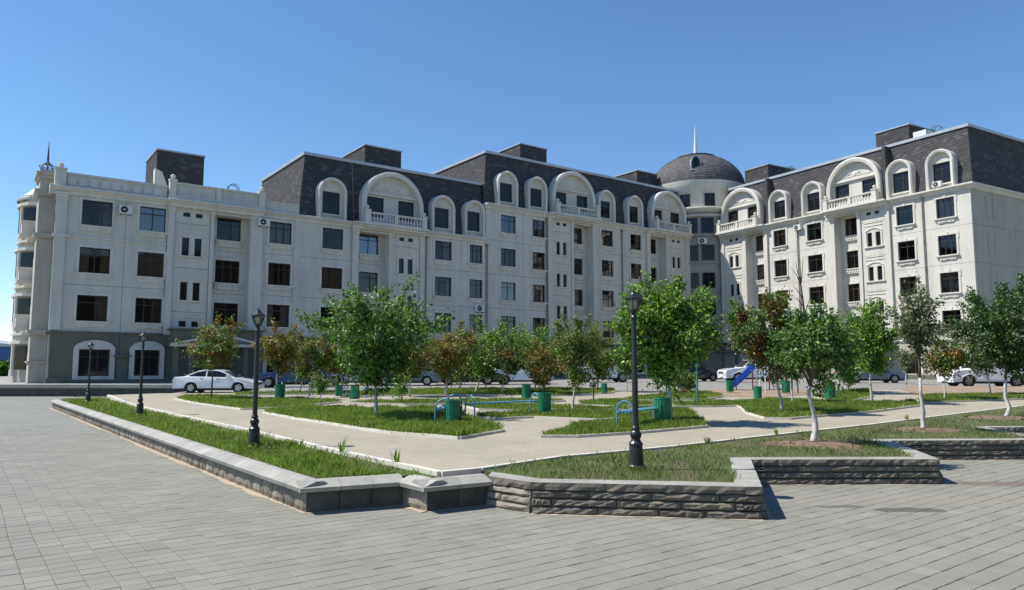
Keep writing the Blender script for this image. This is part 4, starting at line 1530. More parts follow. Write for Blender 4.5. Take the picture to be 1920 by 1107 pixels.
# ---------------------------------------------------------------- right wing
B_R = math.atan(-815 / 1381.6)
Q0 = Vector((39.30, 63.2, 0))
tdir = Vector((math.sin(B_R), math.cos(B_R), 0))
LR = 27.8
E0 = Q0 + tdir * LR
right = thing('apartment_building', 'sunlit pale apartment block on the right with tiled mansard and arched dormers', 'building', E0, math.atan2(-tdir.y, -tdir.x))
LX = LR + 0.9
W2 = lambda s: LR - s
DR = 14.0
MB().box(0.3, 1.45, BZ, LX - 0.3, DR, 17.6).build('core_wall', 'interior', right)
for k in range(5):
    z0, z1 = (BZ, FL[0]) if k == 0 else (FL[k - 1], FL[k] if k < 4 else 17.5)
    for i in range(4):
        inst('end_panel', panel_mesh(0.28 + i * 3.43, 0.28 + (i + 1) * 3.43, z0, z1, [], 0.25, 0.012, 'end_wall'), right, (LX, 0, 0), math.pi / 2)
    for i in (1, 2):
        if k > 0:
            MB().box(LX + 0.0, 1.2 + i * 1.15, z0 + 0.7, LX + 0.05, 1.62 + i * 1.15, z0 + 2.6).build('blind_window', 'end_wall', right)
MB().box(0.0, 0.27, BZ, 0.25, DR, 17.55).build('gable_wall', 'wall', right)
T2 = 17.35
stair_bay(right, W2(27.2), W2(24.4), T2, 4)
recess_bay(right, W2(23.9), W2(21.4), T2, 4, 1.5)
plain_col(right, W2(20.85), W2(17.2), W2(20.1), W2(18.46), T2, 4)
plain_col(right, W2(17.2), W2(13.3), W2(15.75), W2(14.0), T2, 4)
recess_bay(right, W2(12.35), W2(9.85), T2, 4, 1.6)
stair_bay(right, W2(9.45), W2(6.9), T2, 4)
plain_col(right, W2(6.45), W2(3.4), W2(5.85), W2(4.24), T2, 4)
plain_col(right, W2(3.4), LX - 0.002, W2(2.1), W2(0.5), T2, 4)
for a, b in ((27.75, 27.22), (24.38, 23.92), (21.38, 20.87), (13.28, 12.37), (9.83, 9.47), (6.88, 6.47)):
    pilaster(right, W2(a), W2(b), FL[0] + 0.012, T2 - 0.012, -0.22, 0.98)
cornice(right, 0.0, W2(20.9), CZ2 - 0.002, -0.28, 0.55, 0.55)
cornice(right, W2(20.9), W2(13.2), CZ2, 0.0, 0.45, 0.5)
cornice(right, W2(13.2), W2(6.5), CZ2 - 0.002, -0.28, 0.55, 0.55)
cornice(right, W2(6.5), LX + 0.42, CZ2, 0.0, 0.45, 0.5)
c2 = MB().prism([(-0.05, CZ2 - 0.5), (0.12, CZ2 - 0.5), (0.30, CZ2 - 0.25), (0.43, CZ2 - 0.15), (0.43, CZ2 - 0.004), (-0.4, CZ2 - 0.004), (-0.4, CZ2 - 0.5)], 'y', 0.41, DR)
c2.build('cornice', 'trim', right, loc=(LX, 0, 0))
cornice(right, 0, LX + 0.02, FL[0] + 0.12, -0.06, 0.16, 0.24, 'base_cornice', 'trim')
for x0, x1, a, b in ((0, W2(20.85), None, None), (W2(20.85), W2(17.2), W2(20.1), W2(18.4)), (W2(17.2), W2(13.3), W2(15.8), W2(14)), (W2(13.3), W2(6.5), None, None),
                     (W2(6.5), W2(3.4), W2(5.8), W2(4.2)), (W2(3.4), LX - 0.003, W2(2.2), W2(0.4))):
    holes = [] if a is None else [(a, b, 1.22, 3.05)]
    inst('base_panel', panel_mesh(x0, x1, BZ, FL[0], holes, 0.25, 0.012, 'end_wall'), right, (0, -0.06, 0))
    if a is not None:
        window(right, (a + b) / 2, 1.22, b - a, 1.83, -0.06, sill=False, key=False, fm='frame_brown', dark=False)
MB().box(-0.1, -0.20, BZ - 0.3, LX + 0.08, 0.1, BZ + 0.35).build('plinth', 'base_wall', right)
porch(right, W2(13.0), W2(6.8))
mansard(right, 0.0, LX, CZ2 + 0.02, 23.2, DR, 0.45, 1.05, 0.5, 0.45, 'LR', 71)
penthouse(right, W2(10.05), W2(6.55), 4.0, 9.0, 23.2, 25.8, 81)
penthouse(right, W2(27.4), W2(23.85), 4.0, 9.0, 23.2, 25.9, 91)
MB().box(W2(5.7), 3.2, 23.2, W2(4.45), 4.4, 24.6).build('roof_hatch', 'white_metal', right)
roof_ladder(right, W2(4.5), 5.0, 24.35)
roof_ladder(right, W2(21.7), 5.0, 24.35)
for s in (19.4, 15.05, 5.45, 1.62):
    small_dormer(right, W2(s), CZ2 + 0.01)
big_dormer(right, W2(24.75), CZ2 + 0.01, 5.95)
big_dormer(right, W2(10.2), CZ2 + 0.01, 5.9)
for s in (21.0, 16.9, 3.3):
    downpipe(right, W2(s), 4.3, 17.0)
# deep pier between mansard blocks beside the arches
for s in (21.0, 6.9):
    MB().box(W2(s) - 0.22, 0.20, CZ2 + 0.02, W2(s) + 0.10, 1.06, 23.1).build('roof_pier', 'roof_under', right)
for x in (21.85, ):
    MB().tube((x, 0.35, CZ1 + 0.1), (x, 0.95, 19.7), 0.05, n=6).build('downpipe', 'pipe_brown', main)

# ---------------------------------------------------------------- round tower
TC = Vector((23.9, 93.2, 0))
tower = thing('corner_tower', 'round corner tower with tiled dome and white spire between the two blocks', 'tower', TC)
RT = 5.85
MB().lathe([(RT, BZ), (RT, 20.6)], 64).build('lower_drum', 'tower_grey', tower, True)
MB().lathe([(RT, 20.6), (RT, 23.5), (RT + 0.12, 23.6), (RT + 0.12, 24.0), (RT + 0.25, 24.35), (RT + 0.25, 24.5)], 64).build('drum_wall', 'wall', tower, True)
dome_prof = []
for i in range(15):
    t = i / 14
    a = t * math.pi * 0.40
    z_ = 24.45 + 4.35 * math.sin(t * math.pi / 2)
    dome_prof.append(((RT + 0.2) * math.sqrt(max(0.0, 1 - ((z_ - 24.45) / 4.62) ** 2)), z_))
dome = MB().lathe([(r_ - 0.04, z) for r_, z in dome_prof], 64).build('dome', 'roof_under', tower, True)
mb = MB()
rows = 30
def dprof(t):
    f = t * 14
    i = min(13, int(f))
    k = f - i
    return (dome_prof[i][0] * (1 - k) + dome_prof[i + 1][0] * k, dome_prof[i][1] * (1 - k) + dome_prof[i + 1][1] * k)
for r_ in range(rows):
    (ra, za), (rb, zb) = dprof(r_ / rows), dprof(min(1, (r_ + 1.1) / rows))
    n = max(12, int(2 * math.pi * ra / 0.36))
    for k in range(n):
        a0 = 2 * math.pi * (k + 0.5 * (r_ % 2)) / n
        a1 = a0 + 2 * math.pi / n * 0.985
        if math.sin((a0 + a1) / 2) > 0.35:
            continue
        q = [(ra + 0.02, a0, za), (ra + 0.02, a1, za), (rb - 0.01, a1, zb), (rb - 0.01, a0, zb)]
        q2 = [(ra - 0.03, a0, za), (ra - 0.03, a1, za)]
        mb.add([(r * math.cos(a), r * math.sin(a), z) for r, a, z in q + q2], [(0, 1, 2, 3), (4, 5, 1, 0)])
o = mb.build('roof_tiles', 'dome_tiles', dome)
o['kind'] = 'stuff'
MB().lathe([(0.0, 28.62), (2.35, 28.62), (2.55, 28.70), (2.5, 28.84), (1.9, 28.98), (0.4, 29.10), (0.0, 29.12)], 32).build('dome_cap', 'dark_metal', tower, True)
MB().lathe([(0.30, 29.1), (0.26, 29.3), (0.17, 31.0), (0.02, 33.3), (0.0, 33.4)], 14).build('spire', 'white_metal', tower, True)
def on_drum(deg, r=RT):
    a = R(-90 + deg)
    return Vector((r * math.cos(a), r * math.sin(a), 0)), R(deg)
# dome hatch window
p, rz = on_drum(-15.5, 5.15)
hw = MB()
hw.prism([(-0.62, 0), (0.62, 0), (0.62, 0.9), (0.50, 1.35), (0.22, 1.72), (0, 1.85), (-0.22, 1.72), (-0.5, 1.35), (-0.62, 0.9)], 'y', -0.45, 2.5)
hd = hw.build('dome_dormer', 'roof_metal', tower, loc=(p.x, p.y, 25.9))
MB().prism([(-0.5, 0.1), (0.5, 0.1), (0.5, 0.9), (0.38, 1.3), (0.15, 1.6), (-0.15, 1.6), (-0.38, 1.3), (-0.5, 0.9)], 'y', -0.48, -0.44).build('pane', 'glass_dark', hd)
MB().box(-0.7, -0.62, -0.12, 0.7, -0.4, 0.0).build('sill', 'white_metal', hd)
for dg in (-28.0, 0.5):
    p, rz = on_drum(dg, RT + 0.10)
    window(tower, p.x, 21.25, 1.25, 1.55, 0, style='T2', sill=False, surround=False, dark=True, fm='frame_dark', rz=rz).location = (p.x, p.y, 21.25)
MB().lathe([(RT, 20.55), (RT + 0.55, 20.75), (RT + 0.7, 20.85), (RT + 0.7, 21.02), (RT, 21.02)], 64).build('tower_cornice', 'trim', tower, True)
MB().lathe([(RT, 20.0), (RT + 0.35, 20.05), (RT + 0.35, 20.18), (RT, 20.2)], 64).build('tower_band', 'trim', tower, True)
for k in range(5):
    z = [17.95, 14.6, 11.25, 7.9, 4.9][k]
    for dg in (-21.5, -3.0):
        p, rz = on_drum(dg, RT + 0.10)
        w_ = window(tower, p.x, z, 1.5, 1.85, 0, style='T2', sill=False, surround=False, dark=True, fm='frame_dark', rz=rz)
        w_.location = (p.x, p.y, z)
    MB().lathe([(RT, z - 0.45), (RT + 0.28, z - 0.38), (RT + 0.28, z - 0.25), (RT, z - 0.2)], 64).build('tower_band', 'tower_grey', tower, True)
# barrel canopy over the tower entrance
cn = MB()
arc = [(-2.2 * math.cos(math.pi * i / 12), 3.5 + 1.1 * math.sin(math.pi * i / 12)) for i in range(13)]
for (a, b) in zip(arc, arc[1:]):
    cn.prism([a, b, (b[0], b[1] + 0.08), (a[0], a[1] + 0.08)], 'y', -RT - 2.6, -RT + 0.1)
for i in (0, 3, 6, 9, 12):
    cn.tube((arc[i][0], -RT - 2.62, arc[i][1] + 0.04), (arc[6][0], -RT - 2.62, 3.5), 0.04, n=5)
cn.box(-2.3, -RT - 2.62, 3.36, 2.3, -RT - 2.5, 3.5)
cn.build('entrance_canopy', 'dark_metal', tower)
for x in (-2.0, 2.0):
    MB().box(x - 0.1, -RT - 2.5, BZ, x + 0.1, -RT - 2.3, 3.36).build('canopy_post', 'dark_metal', tower)
# ================================================================ STREET FURNITURE
mat('lamp_black', (0.018, 0.020, 0.020), 0.38, 0.15, 3.0, spec=0.5)
mat('lamp_white', (0.72, 0.72, 0.70), 0.5, 0.05)
mat('bench_blue', (0.10, 0.30, 0.42), 0.45, 0.25, 5.0)
mat('bin_green', (0.012, 0.20, 0.095), 0.45, 0.2, 4.0)
mat('bin_dark', (0.01, 0.05, 0.03), 0.6, 0.2, 4.0)
mat('pole_green', (0.05, 0.22, 0.20), 0.5, 0.2, 4.0)
mat('slide_blue', (0.03, 0.13, 0.52), 0.35, 0.1, 3.0)
mat('play_red', (0.42, 0.07, 0.04), 0.5, 0.15, 3.0)
mat('play_white', (0.72, 0.70, 0.66), 0.5, 0.08, 3.0)

def lamp_post(label, px_, topv, near):
    p = gp(*px_)
    p.z = 0.345 if near == 'L' else (0.375 if near == 'R' else p.z)
    d = ray(px_[0], topv)
    H = CAM_H + d.z * (p.y / d.y) - p.z
    k = H / 2.62
    t = thing('street_lamp', label, 'street lamp', p, 0.2, 'black park lamp posts')
    base = [(0.135, 0), (0.135, 0.05), (0.115, 0.07), (0.11, 0.10), (0.098, 0.30), (0.092, 0.33), (0.10, 0.345), (0.10, 0.37), (0.075, 0.40), (0.062, 0.43), (0.072, 0.45), (0.085, 0.49), (0.072, 0.53), (0.055, 0.55), (0.062, 0.57), (0.062, 0.59), (0.045, 0.62)]
    MB().lathe([(r * k, z * k) for r, z in base], 14).build('base', 'lamp_black', t)
    MB().lathe([(0.045 * k, 0.615 * k), (0.043 * k, 1.2 * k), (0.037 * k, 2.15 * k), (0.050 * k, 2.16 * k), (0.052 * k, 2.19 * k), (0.038 * k, 2.21 * k), (0.034 * k, 2.24 * k), (0.058 * k, 2.26 * k), (0.062 * k, 2.28 * k)], 12).build('pole', 'lamp_black', t)
    lan = MB()
    lo, hi, z0, z1 = 0.062, 0.112, 2.28, 2.45
    for i in range(6):
        a = math.pi / 3 * i
        lan.tube((lo * k * math.cos(a), lo * k * math.sin(a), z0 * k), (hi * k * math.cos(a), hi * k * math.sin(a), z1 * k), 0.009 * k, n=5)
    lan.lathe([(0.0, z0 * k), (0.07 * k, z0 * k), (0.07 * k, (z0 + 0.02) * k), (0.0, (z0 + 0.021) * k)], 6)
    l = lan.build('lantern_frame', 'lamp_black', t)
    MB().lathe([(0.060 * k, (z0 + 0.021) * k), (0.106 * k, (z1 - 0.004) * k)], 6).build('lantern_glass', 'lamp_glass', l)
    MB().lathe([(0.03 * k, 0.0), (0.03 * k, 0.03 * k), (0.045 * k, 0.06 * k), (0.05 * k, 0.11 * k), (0.03 * k, 0.15 * k), (0.001, 0.16 * k)], 10, (0, 0, (z0 + 0.022) * k)).build('bulb', 'lamp_white', l, True)
    MB().lathe([(0.0, z1 * k), (0.138 * k, z1 * k), (0.14 * k, (z1 + 0.012) * k), (0.10 * k, (z1 + 0.04) * k), (0.055 * k, (z1 + 0.075) * k), (0.042 * k, (z1 + 0.095) * k), (0.046 * k, (z1 + 0.103) * k), (0.025 * k, (z1 + 0.118) * k), (0.010 * k, (z1 + 0.13) * k), (0.016 * k, (z1 + 0.14) * k), (0.003 * k, (z1 + 0.17) * k)], 12).build('cap', 'lamp_black', t)
lamp_post('nearest black lamp post on the front lawn, lantern before the big linden', (1193, 877), 540, 'R')
lamp_post('black lamp post in the planter strip nearest the front corner, over the white coupe', (476, 836), 576, 'L')
lamp_post('black lamp post in the planter strip, second from the far left end', (262, 777), 620, 'L')
lamp_post('farthest black lamp post at the far left end of the planter strip', (165, 750), 640, 'L')

# short dark garden light
p = gp(1113, 752)
t = thing('garden_light', 'short dark mushroom garden light in the middle lawn', 'garden light', p)
MB().lathe([(0.05, 0), (0.03, 0.03), (0.026, 0.52), (0.04, 0.54)], 10).build('post', 'lamp_black', t)
MB().lathe([(0.04, 0.54), (0.10, 0.58), (0.13, 0.66), (0.02, 0.76), (0.0, 0.77)], 12).build('cap', 'lamp_black', t)
MB().lathe([(0.035, 0.535), (0.085, 0.585)], 12).build('glass', 'lamp_white', t)

# ---------------------------------------------------------------- bins
def bin_(label, px_, hpx, wheeled=False):
    p = gp(*px_, 0.04)
    H = hpx / 1381.0 * p.y
    r = H * 0.30
    t = thing('litter_bin', label, 'bin', p, rw.uniform(0, 6), 'green bins')
    mb = MB()
    n = 24
    prof = [(0.0, H * 0.06), (r * 0.92, H * 0.06), (r * 0.95, H * 0.10), (r, H * 0.93), (r * 1.06, H * 0.95), (r * 1.06, H), (r * 0.93, H), (r * 0.9, H * 0.3), (0, H * 0.3)]
    mb.lathe(prof, n)
    mb.build('body', 'bin_green', t)
    for k in range(18):
        a = 2 * math.pi * k / 18
        q = Vector((math.cos(a), math.sin(a), 0))
        s = Vector((-q.y, q.x, 0))
        o = MB().add([q * (r * 0.955) - s * 0.008 + Vector((0, 0, H * 0.1)), q * (r * 0.955) + s * 0.008 + Vector((0, 0, H * 0.1)), q * (r * 1.005) + s * 0.008 + Vector((0, 0, H * 0.92)), q * (r * 1.005) - s * 0.008 + Vector((0, 0, H * 0.92)),
                      q * (r * 1.0) + Vector((0, 0, H * 0.1)), q * (r * 1.05) + Vector((0, 0, H * 0.92))], [(0, 4, 5, 3), (4, 1, 2, 5)]).build('rib', 'bin_green', t)
    for s in (-1, 1):
        MB().path([(s * r * 1.08, 0, 0), (s * r * 1.08, 0, H * 0.75), (s * r * 0.9, 0, H * 0.75)], 0.014, 6).build('stand_leg', 'bin_dark', t)
bin_('green ribbed bin at the left end of the round paved spot', (849, 797), 46)
bin_('green ribbed bin at the right end of the long blue bench', (1021, 777), 40)
bin_('green ribbed bin beside the blue bench right of the near lamp post', (1243, 795), 49)
bin_('green bin just left of the big arching tree trunk', (665, 750), 26)
bin_('small green bin further back left of the big arching tree', (635, 744), 22)
bin_('green bin beside the white trunk of the first orange tree', (525, 749), 28)
bin_('dark green bin under the red-leaved tree in mid garden', (987, 749), 27)
bin_('small green bin on stand before the white off-road car', (1133, 737), 18)
bin_('green bin at the foot of the blue slide', (1369, 736), 22)
bin_('green bin in front of the blue slide', (1421, 749), 24)
bin_('green bin behind the red-green tree on the right', (1474, 738), 24)
bin_('green bin on the grass right of the tall tree with the bare top', (1556, 749), 32)

# ---------------------------------------------------------------- benches of blue pipe
def bench(label, pa, pb, h=0.62, arch_w=0.42):
    a, b = gp(*pa, 0.03), gp(*pb, 0.03)
    d = (b - a)
    L = Vector((d.x, d.y)).length
    t = thing('bench', label, 'bench', a, math.atan2(d.y, d.x), 'blue pipe benches')
    for x in (0, L):
        w = arch_w / 2
        pts = [(x, -w, -0.05), (x, -w, h - w)] + [(x, -w * math.cos(math.pi * k / 10), h - w + w * math.sin(math.pi * k / 10)) for k in range(1, 10)] + [(x, w, h - w), (x, w, -0.05)]
        MB().path(pts, 0.021, 7).build('end_frame', 'bench_blue', t)
        MB().tube((x, -w, 0.36), (x, w, 0.36), 0.018, n=6).build('cross_bar', 'bench_blue', t)
    for y in (-0.14, -0.045, 0.05, 0.145):
        MB().box(-0.03, y - 0.035, 0.375, L + 0.03, y + 0.035, 0.405).build('seat_slat', 'bench_blue', t)
bench('long blue pipe bench in mid garden, green bin at its right end', (881, 783), (1004, 776))
bench('blue pipe bench right of the near lamp post, bin behind its right arch', (1172, 803), (1240, 793))
bench('blue pipe bench seen end-on behind the left green bin', (832, 797), (852, 781), 0.62)
bench('far blue bench left of the big tree trunk', (646, 744), (692, 745))
bench('far blue bench before the dark blue sedan', (528, 743), (580, 742))

# ---------------------------------------------------------------- playground
a, b = gp(1308, 761), gp(1250, 748)
t = thing('swing_frame', 'thin green swing frame beside the big linden', 'swing', a)
d = b - a
MB().path([(0, 0, 0), (0, 0, 2.15)], 0.035, 8).build('pole', 'pole_green', t)
MB().path([(d.x, d.y, 0), (d.x, d.y, 2.15)], 0.035, 8).build('pole', 'pole_green', t)
MB().path([(-0.1 * d.x, -0.1 * d.y, 2.15), (1.1 * d.x, 1.1 * d.y, 2.15)], 0.03, 8).build('top_bar', 'pole_green', t)
for k in (0.42, 0.58):
    MB().path([(d.x * k, d.y * k, 2.14), (d.x * k, d.y * k, 0.5)], 0.008, 5).build('chain', 'dark_metal', t)
MB().box(d.x * 0.5 - 0.25, d.y * 0.5 - 0.1, 0.47, d.x * 0.5 + 0.25, d.y * 0.5 + 0.1, 0.5).build('swing_seat', 'play_red', t)

bot = gp(1372, 732)
top = at(1412, 690, bot.y)
base = gp(1412, 736)
t = thing('slide', 'blue playground slide with red and white posts', 'slide', Vector((bot.x, bot.y, G(bot.y))))
o0 = Vector((bot.x, bot.y, G(bot.y)))
dx, dz = top.x - bot.x, top.z - G(bot.y)
n = 8
prof = []
for i in range(n + 1):
    k = i / n
    prof.append((dx * k, 0.18 + (dz - 0.18) * (k ** 1.25)))
ch = MB()
w = 0.27
V, F = [], []
for x, z in prof:
    V += [(x, -w, z + 0.22), (x, -w, z), (x, w, z), (x, w, z + 0.22), (x, w + 0.04, z + 0.22), (x, w + 0.04, z - 0.04), (x, -w - 0.04, z - 0.04), (x, -w - 0.04, z + 0.22)]
for i in range(n):
    for k in range(8):
        F.append((i * 8 + k, i * 8 + (k + 1) % 8, (i + 1) * 8 + (k + 1) % 8, (i + 1) * 8 + k))
ch.add(V, F).build('chute', 'slide_blue', t)
for x, y, m_ in ((dx + 0.05, -0.3, 'play_white'), (dx + 0.05, 0.3, 'play_red'), (dx + 0.75, -0.3, 'play_red'), (dx + 0.75, 0.3, 'play_white')):
    MB().tube((x, y, 0), (x, y, dz + 0.75), 0.035, n=8).build('post', m_, t)
MB().box(dx, -0.32, dz - 0.06, dx + 0.8, 0.32, dz).build('platform', 'play_white', t)
for k in range(5):
    z = 0.2 + k * (dz - 0.2) / 5
    MB().tube((dx + 1.15 - 0.08 * k, -0.25, z), (dx + 1.15 - 0.08 * k, 0.25, z), 0.02, n=6).build('rung', 'play_red', t)
for y in (-0.25, 0.25):
    MB().tube((dx + 1.2, y, 0), (dx + 0.78, y, dz + 0.6), 0.028, n=6).build('ladder_rail', 'play_white', t)
MB().tube((0.25, 0, 0.0), (0.25, 0, 0.25), 0.03, n=6).build('foot', 'dark_metal', t)
p = gp(1436, 738)
t = thing('monkey_bars', 'low red and white climbing bars behind the trees right of the slide', 'climbing frame', p)
for x in (0, 1.6):
    for y in (0, 0.8):
        MB().tube((x, y, 0), (x, y, 1.25), 0.035, n=8).build('post', 'play_red' if x else 'play_white', t)
for y in (0, 0.8):
    MB().tube((0, y, 1.25), (1.6, y, 1.25), 0.03, n=6).build('rail', 'play_white', t)
for k in range(6):
    MB().tube((0.1 + 0.28 * k, 0, 1.25), (0.1 + 0.28 * k, 0.8, 1.25), 0.02, n=6).build('rung', 'play_red', t)

# ---------------------------------------------------------------- air conditioners
def ac_unit(label, root_o, x, z, y=0.0, s=1.0, rz=0.0):
    w = root_o.matrix_basis @ Vector((x, y - 0.02, z))
    t = thing('air_conditioner', label, 'air conditioner', w, root_o.rotation_euler.z + rz, 'air conditioner units on the walls')
    t.scale = (s, s, s)
    MB().box(-0.42, -0.38, 0, 0.42, -0.06, 0.58).build('casing', 'ac_white', t)
    g = MB().lathe([(0.0, -0.005), (0.20, -0.005), (0.215, -0.02), (0.235, -0.02), (0.24, 0.01)], 18, (-0.10, -0.385, 0.29), axis='y')
    g.build('fan_grille', 'ac_dark', t)
    MB().lathe([(0.0, -0.03), (0.05, -0.025), (0.07, 0.0)], 10, (-0.10, -0.39, 0.29), axis='y').build('fan_hub', 'ac_white', t)
    for sx in (-0.3, 0.3):
        MB().box(sx - 0.02, -0.36, -0.06, sx + 0.02, 0.0, -0.005).build('bracket', 'dark_metal', t)
for o in (main, right, tower):
    o.matrix_basis = Matrix.Translation(o.location) @ Matrix.Rotation(o.rotation_euler.z, 4, 'Z')
ac_unit('air conditioner between the two top windows of the left wing', main, 4.12, 12.75)
ac_unit('air conditioner under the balustrade end, left of a top window of the left wing', main, 13.9, 12.95, -0.25)
ac_unit('air conditioner low on the first mansard section above the orange trees', main, 34.6, 7.05, 0, 1.1)
ac_unit('air conditioner under the cornice of the right block', right, W2(16.7), 16.4)
ac_unit('air conditioner on the sill of the last dormer of the right block', right, W2(1.75), CZ2 + 0.15, -0.02, 0.9)
ac_unit('air conditioner on the round tower between the blocks', tower, -1.0, 16.55, -RT + 0.05, 1.2)

# ================================================================ CARS
def paint(name, c, metal=0.3):
    m, nt, b = nodes_of(name)
    b.inputs['Base Color'].default_value = (*c, 1)
    b.inputs['Metallic'].default_value = metal
    b.inputs['Roughness'].default_value = 0.35
    b.inputs['Coat Weight'].default_value = 0.8
    b.inputs['Coat Roughness'].default_value = 0.05
paint('paint_white', (0.78, 0.79, 0.80), 0.0)
paint('paint_blue', (0.02, 0.045, 0.13), 0.3)
paint('paint_silver', (0.42, 0.45, 0.48), 0.5)
paint('paint_dark', (0.02, 0.022, 0.028), 0.3)
paint('paint_steel', (0.16, 0.20, 0.27), 0.5)
mat('tyre', (0.018, 0.018, 0.018), 0.85, 0.1, 5)
mat('rim', (0.45, 0.46, 0.47), 0.35, 0.05, 5, metal=0.8)
mat('head_lamp', (0.75, 0.76, 0.76), 0.15, 0.0)
mat('tail_lamp', (0.45, 0.02, 0.02), 0.25, 0.0)
mat('trim_black', (0.02, 0.02, 0.02), 0.6, 0.0)
mat('plate', (0.7, 0.7, 0.68), 0.5, 0.0)

def car_mesh_parts(kind):
    """outline data per kind; x forward, metres"""
    if kind == 'sedan':
        L, Wd, wb, wr = 4.5, 1.72, 2.6, 0.31
        belt = [(-2.25, 0.48), (-2.27, 0.72), (-2.18, 0.94), (-1.55, 0.98), (0.78, 0.93), (1.6, 0.84), (2.1, 0.72), (2.25, 0.56), (2.22, 0.36)]
        glass = [(-1.72, 0.955), (-0.95, 1.36), (-0.55, 1.41), (0.10, 1.40), (0.40, 1.34), (1.08, 0.90)]
    elif kind == 'coupe':
        L, Wd, wb, wr = 4.6, 1.74, 2.6, 0.31
        belt = [(-2.3, 0.45), (-2.32, 0.68), (-2.24, 0.90), (-1.6, 0.95), (0.85, 0.88), (1.7, 0.76), (2.2, 0.62), (2.3, 0.50), (2.27, 0.32)]
        glass = [(-1.75, 0.925), (-0.95, 1.27), (-0.55, 1.32), (0.05, 1.31), (0.35, 1.24), (1.12, 0.85)]
    elif kind == 'suv':
        L, Wd, wb, wr = 4.75, 1.85, 2.75, 0.37
        belt = [(-2.35, 0.55), (-2.38, 0.85), (-2.32, 1.12), (-1.9, 1.16), (0.72, 1.10), (1.7, 1.04), (2.25, 0.92), (2.37, 0.70), (2.33, 0.45)]
        glass = [(-2.28, 1.13), (-2.05, 1.62), (-1.7, 1.72), (-0.1, 1.72), (0.28, 1.65), (1.05, 1.07)]
    else:  # hatch
        L, Wd, wb, wr = 4.1, 1.7, 2.5, 0.30
        belt = [(-2.02, 0.50), (-2.05, 0.75), (-1.98, 0.98), (-1.5, 1.0), (0.75, 0.95), (1.5, 0.86), (1.95, 0.72), (2.05, 0.56), (2.02, 0.35)]
        glass = [(-1.95, 0.97), (-1.62, 1.36), (-1.25, 1.46), (0.05, 1.46), (0.35, 1.38), (1.02, 0.92)]
    return L, Wd, wb, wr, belt, glass

